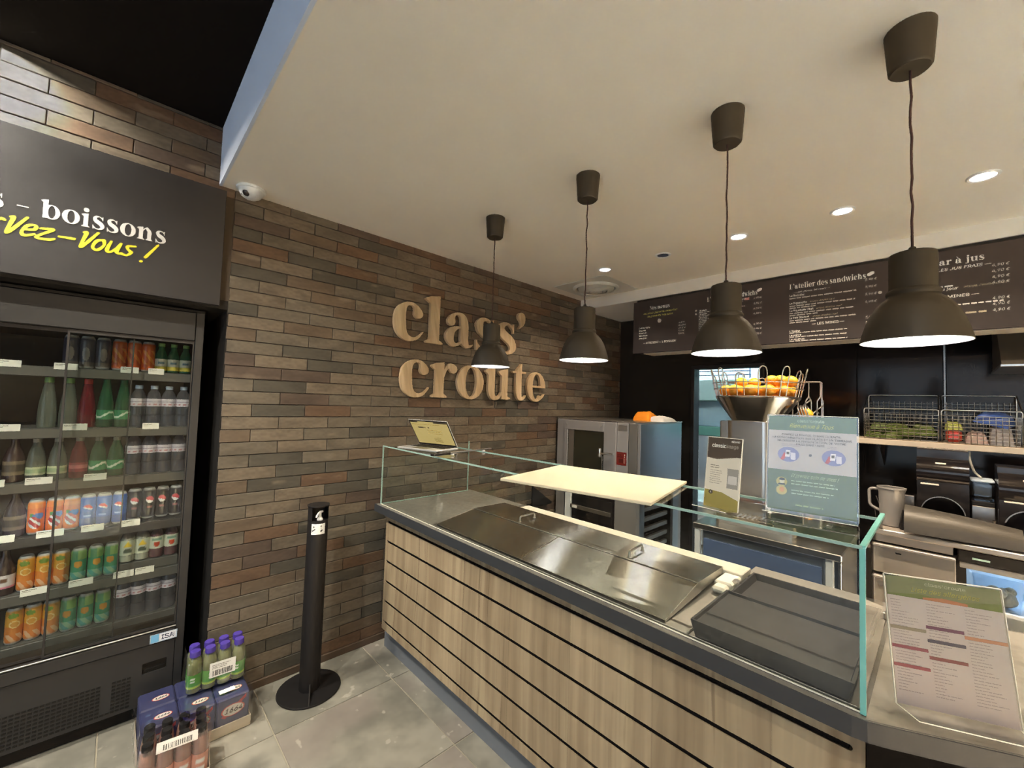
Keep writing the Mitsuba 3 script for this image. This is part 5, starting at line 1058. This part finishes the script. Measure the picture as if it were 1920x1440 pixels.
# ---- things on the right counter
t = thing('jug', 'white plastic jug with a handle on the steel back counter', 'jug')
jx, jy = 2.12, -2.285
part(t, 'body', mv(lathe([(0, .003), (.046, 0), (.052, .004), (.058, .19), (.064, .215), (.061, .215), (.055, .19), (.049, .010), (0, .008)], 36), jx, jy, .8855), 'm_jug', 40)
part(t, 'handle', tube(rline([(jx, jy+.055, 1.090), (jx, jy+.10, 1.088), (jx, jy+.098, .985), (jx, jy+.054, .965)], .03), .008, 10), 'm_jug', True)
part(t, 'lid_ring', mv(lathe([(.058, .215), (.066, .215), (.066, .223), (.058, .223), (.058, .215)], 36), jx, jy, .8855), 'm_jug', 40)
t = thing('power_lever', 'small black lever leaning on the jug', 'lever'); put(t, tf(box(-.016, .016, -.016, .016, 0, .11, .005), frame((2.055, -2.335, .886), (1, .2, 0), (-.2, 1, .15))), 'm_black')
t = thing('slicer_cover', 'long tapered grey plastic cover lying on the steel back counter', 'cover')
n = 14; V, F = [], []
for i, (y, h, w_) in enumerate(((-2.345, .135, .115), (-2.55, .118, .105), (-2.765, .090, .088))):
    for q in range(n+1):
        a = PI*q/n; V.append((2.055-w_*math.cos(a)*.9, y, .895+h*math.sin(a)**.7))
    for q in range(n+1):
        a = PI*(n-q)/n; V.append((2.055-(w_-.006)*math.cos(a)*.9, y, .895+(h-.006)*math.sin(a)**.7))
N = 2*(n+1)
for i in range(2):
    for q in range(N): a, b, c, d_ = i*N+q, i*N+(q+1) % N, (i+1)*N+(q+1) % N, (i+1)*N+q; F += [[a, b, c], [a, c, d_]]
for base in (0, 2*N):
    for q in range(n): a, b, c, d_ = base+q, base+q+1, base+N-2-q, base+N-1-q; F += [[a, b, c], [a, c, d_]]
put(t, trimesh.Trimesh(np.array(V), F, process=False), 'm_coverplastic', 30)
def machine(label, x0, y0, y1, z1):
    t = thing('juice_machine', label, 'machine', 'black machines on the back counter'); yc = (y0+y1)/2; w = abs(y1-y0); H = z1-.886
    prof = sbox(.035, 0, .25, H*.66).union(Point(.078, H*.70).buffer(.078, quad_segs=10)).union(sbox(.085, H*.7, .25, H)).union(sbox(.0, 0, .25, .03)); prof = prof.buffer(-.006).buffer(.012).buffer(-.006)
    A = frame((x0, y0, .886), (1, 0, 0), (0, 0, 1)); a1 = sbox(-.1, -.01, .12, H*.56)
    front = prof.difference(a1.intersection(sbox(-.1, .03, .12, H*.56)))
    part(t, 'side', tf(extrude(prof, .022), A), 'm_black_gloss'); part(t, 'side', tf(extrude(prof, .022), A @ mat4(0, 0, w-.022)), 'm_black_gloss'); part(t, 'housing', tf(extrude(front, w-.044), A @ mat4(0, 0, .022)), 'm_black_gloss')
    ar = Polygon([(-.085*math.cos(a)*w/.2, .07+.105*math.sin(a)) for a in np.linspace(0, PI, 20)]+[(.085*w/.2, 0), (-.085*w/.2, 0)]); fr = sbox(-w/2+.002, 0, w/2-.002, H*.58).difference(ar)
    part(t, 'arch', tf(extrude(fr, .012), BACKF(x0+.034, yc, .886)), 'm_black_gloss'); part(t, 'trim', tf(extrude(LineString(list(ar.exterior.coords)[2:19]).buffer(.0025), .004), BACKF(x0+.022, yc, .886)), 'm_steel_dull')
    part(t, 'light_bar', box(x0+.004, x0+.018, yc+w*.06, yc+w*.42, .886+H*.535, .886+H*.555, .001), 'm_ivory'); part(t, 'sticker', tf(box(-.022, .022, -.006, .006, 0, .001), frame((x0+.022, yc+.005, .886+H*.70+.056), (0, -1, 0), (.72, 0, .70))), 'm_ivory')
    part(t, 'post', mv(lathe([(0, 0), (.008, 0), (.006, .10), (.009, .11), (0, .115)], 14), x0-.025, y0+.02, .886), 'm_chrome', 40)
machine('glossy black juice machine with an arched opening, left one on the back counter', 2.30, -2.385, -2.600, 1.335)
machine('glossy black juice machine with an arched opening, at the right edge of the photo', 2.18, -2.700, -2.92, 1.275)
t = thing('steel_box', 'brushed steel box between the two black machines', 'box'); put(t, box(2.34, 2.54, -2.697, -2.606, .886, 1.035, .004), 'm_steel')
t = thing('water_tank', 'clear plastic tank with a lid on the steel box between the black machines', 'tank')
part(t, 'shell', box(2.35, 2.50, -2.694, -2.610, 1.062, 1.168, .010), 'm_tubclear'); part(t, 'lid', box(2.345, 2.505, -2.697, -2.606, 1.1685, 1.182, .004), 'm_tub'); part(t, 'base', box(2.345, 2.51, -2.697, -2.606, 1.036, 1.0615, .004), 'm_black')
t = thing('hose', 'pale plastic hose running down from the shelf to the tank', 'hose'); put(t, tube(rline([(2.58, -2.608, 1.328), (2.56, -2.610, 1.27), (2.47, -2.625, 1.21), (2.44, -2.650, 1.186)], .05), .006, 8), 'm_ivory', True)
t = thing('cable', 'thin black cable looping on the back counter beside the jug', 'cable'); put(t, tube(rline([(2.30, -2.20, 1.02), (2.25, -2.23, .95), (2.20, -2.24, .892), (2.14, -2.215, .900), (2.22, -2.20, .975), (2.32, -2.212, .93), (2.3, -2.30, .892)], .03), .0035, 6), 'm_black', True)
t = thing('backsplash_ledge', 'steel ledge along the wall behind the jug', 'ledge'); put(t, box(2.36, 2.40, -2.375, -2.222, .886, 1.04, .003), 'm_steel')
t = thing('steel_dish', 'shallow polished steel dish behind the notice stand', 'dish'); put(t, mv(lathe([(0, .002), (.06, 0), (.085, .018), (.088, .018), (.062, -.002+.004), (0, .005)], 36), 1.72, -2.085, .8855), 'm_chrome', 40)

# ---- wall shelf with wire baskets
t = thing('wall_shelf', 'pale steel shelf on the black wall carrying wire baskets', 'shelf'); SX = 2.53
part(t, 'board', box(SX, XW-.012, -3.3, -2.045, 1.330, 1.368, .004), 'm_shelf')
for y in (-2.2, -2.95): part(t, 'bracket', tf(extrude(pg((0, 0), (-.28, 0), (-.28, -.02), (0, -.16)), .006), frame((XW-.013, y, 1.3295), (1, 0, 0), (0, 0, 1))), 'm_black')
def basket(label, y0, y1):
    t = thing('wire_basket', label, 'wire basket', 'wire baskets on the wall shelf'); x0, x1 = SX+.015, XW-.03; zb = 1.3715; zf, zt = 1.575, 1.675
    W = []
    def loop(z, ins=0.0): return tube([(x0+ins, y0+ins, z), (x1-ins, y0+ins, z), (x1-ins, y1-ins, z), (x0+ins, y1-ins, z)], .0026, 6, True)
    W += [loop(zb+.003+.024*k, .010-.001*k) for k in range(7)]
    part(t, 'rim', join(tube(rline([(x0, y0, zb+.17), (x0, y0, zf), (x0, y1, zf), (x0, y1, zb+.17)], .015), .0045, 8), tube(rline([(x1, y0, zb+.1), (x1, y0, zt), (x1, y1, zt), (x1, y1, zb+.1)], .015), .0045, 8), loop(zb+.168), tube([(x0, y0, zf), (x1, y0, zt)], .0035, 6), tube([(x0, y1, zf), (x1, y1, zt)], .0035, 6)), 'm_wire', True)
    ny = 13
    for k in range(ny+1):
        y = y0+(y1-y0)*k/ny; W.append(tube([(x0, y, zb+.168), (x0+.008, y, zb), (x1-.008, y, zb), (x1, y, zb+.26)], .0018, 5))
    for k in range(4): W.append(tube([(x1, y0, zb+.18+.022*k), (x1, y1, zb+.18+.022*k)], .0018, 5))
    for k in range(1, 6): x = x0+(x1-x0)*k/6; W.append(tube([(x, y0, zb+.168), (x, y0+.006, zb), (x, y1-.006, zb), (x, y1, zb+.168)], .0018, 5))
    stuffpart(t, 'mesh', join(W), 'm_wire', True)
    return x0, x1, zb
x0, x1, zb = basket('chrome wire basket with green salad, left one on the wall shelf', -2.480, -2.120)
r5 = random.Random(12)
t = thing('salad_leaves', 'loose green salad in the left wire basket on the shelf', 'salad', kind='stuff')
put(t, join([mv(tf(cushion(.055, .05, .045, k, 12), np.eye(4)), r5.uniform(x0+.07, x1-.07), r5.uniform(-2.42, -2.18), zb+.006+.028*(k % 3), r5.uniform(0, 6)) for k in range(12)]), 'm_lettuce', True)
basket('chrome wire basket with packets and tomatoes, right one on the wall shelf', -2.815, -2.492)
t = thing('tomato_pack', 'red tomato packet in the right wire basket', 'packet'); put(t, mv(box(-.05, .05, -.035, .035, 0, .075, .015), x0+.062, -2.545, zb+.006), 'm_tomato')
t = thing('green_pack', 'yellow green packet on the tomato packet in the right wire basket', 'packet'); put(t, mv(cushion(.05, .04, .05, 4, 16), x0+.062, -2.545, zb+.082), 'm_limepack', True)
for k, (y, h, c, l) in enumerate(((-2.64, .05, 'm_packpink', 'pale pink packet in the middle of the right wire basket'), (-2.74, .09, 'm_packgrey', 'crumpled grey foil bag at the right of the right wire basket'))):
    t = thing('packet', l, 'packet'); put(t, mv(cushion(.08, .048, h*1.5, 7+k, 18), x0+.12, y, zb+.006), c, True)
t = thing('blue_bag', 'shiny blue snack bag sticking out of the right wire basket', 'bag'); put(t, tf(cushion(.10, .075, .07, 11, 20), frame((x0+.14, -2.715, zb+.130), (.9, -.2, .1), (.2, .9, .25))), 'm_bluefoil', True)

# ---- extractor hood at the right
t = thing('extractor_hood', 'stainless steel extractor hood corner at the right edge', 'extractor hood')
hp = [(2.25, 1.83), (2.84, 1.83), (2.84, 2.10), (2.62, 2.10)]
part(t, 'canopy', tf(extrude(pg((2.24, 1.828), (2.838, 1.828), (2.838, 2.18), (2.66, 2.18)), .70), frame((0, -2.722, 0), (1, 0, 0), (0, 0, 1))), 'm_steel_dull'); part(t, 'lip', box(2.225, 2.838, -3.42, -2.715, 1.812, 1.8275, .003), 'm_steel')

# ---- back room seen through the doorway
t = thing('tall_cabinet', 'pale mint and white tall cabinet in the back room beyond the doorway', 'cabinet')
bx, by0, by1 = 3.55, -.55, -1.62
part(t, 'body', box(bx+.02, bx+.6, by1, by0, .02, 1.44, .004), 'm_coolwhite'); part(t, 'white_door', box(bx, bx+.019, by1, by0, .03, 1.235, .003), 'm_coolwhite'); part(t, 'green_band', box(bx-.002, bx+.019, by1, by0, 1.238, 1.34, .002), 'm_greenband'); part(t, 'cyan_panel', box(bx, bx+.019, by1, by0, 1.343, 1.62, .003), 'm_cyan'); part(t, 'upper_body', box(bx+.02, bx+.6, by1, by0, 1.44, 2.0, .004), 'm_mint'); part(t, 'mint_panel', box(bx-.03, bx+.019, by1, by0, 1.625, 1.86, .004), 'm_mint')
part(t, 'plate', join(box(bx-.0325, bx-.0305, -.88, -.80, 1.765, 1.78), box(bx-.0325, bx-.0305, -.895, -.888, 1.66, 1.675)), 'm_greenband')
for y in (-1.015, -1.045, -1.078): part(t, 'rod', tube([(bx-.05, y, .9), (bx-.05, y, 1.62)], .006, 8), 'm_black', True)
t = thing('wire_shelf', 'white wire shelf above the mint cabinet in the back room', 'shelf')
put(t, join([tube([(bx-.10, -.60, 1.90+.045*k), (bx-.10, -1.15, 1.90+.040*k)], .005, 6) for k in range(5)]+[tube([(bx-.10, y, 1.865), (bx-.10, y, 2.10)], .006, 6) for y in (-.60, -1.14)]), 'm_blue_dark', True)
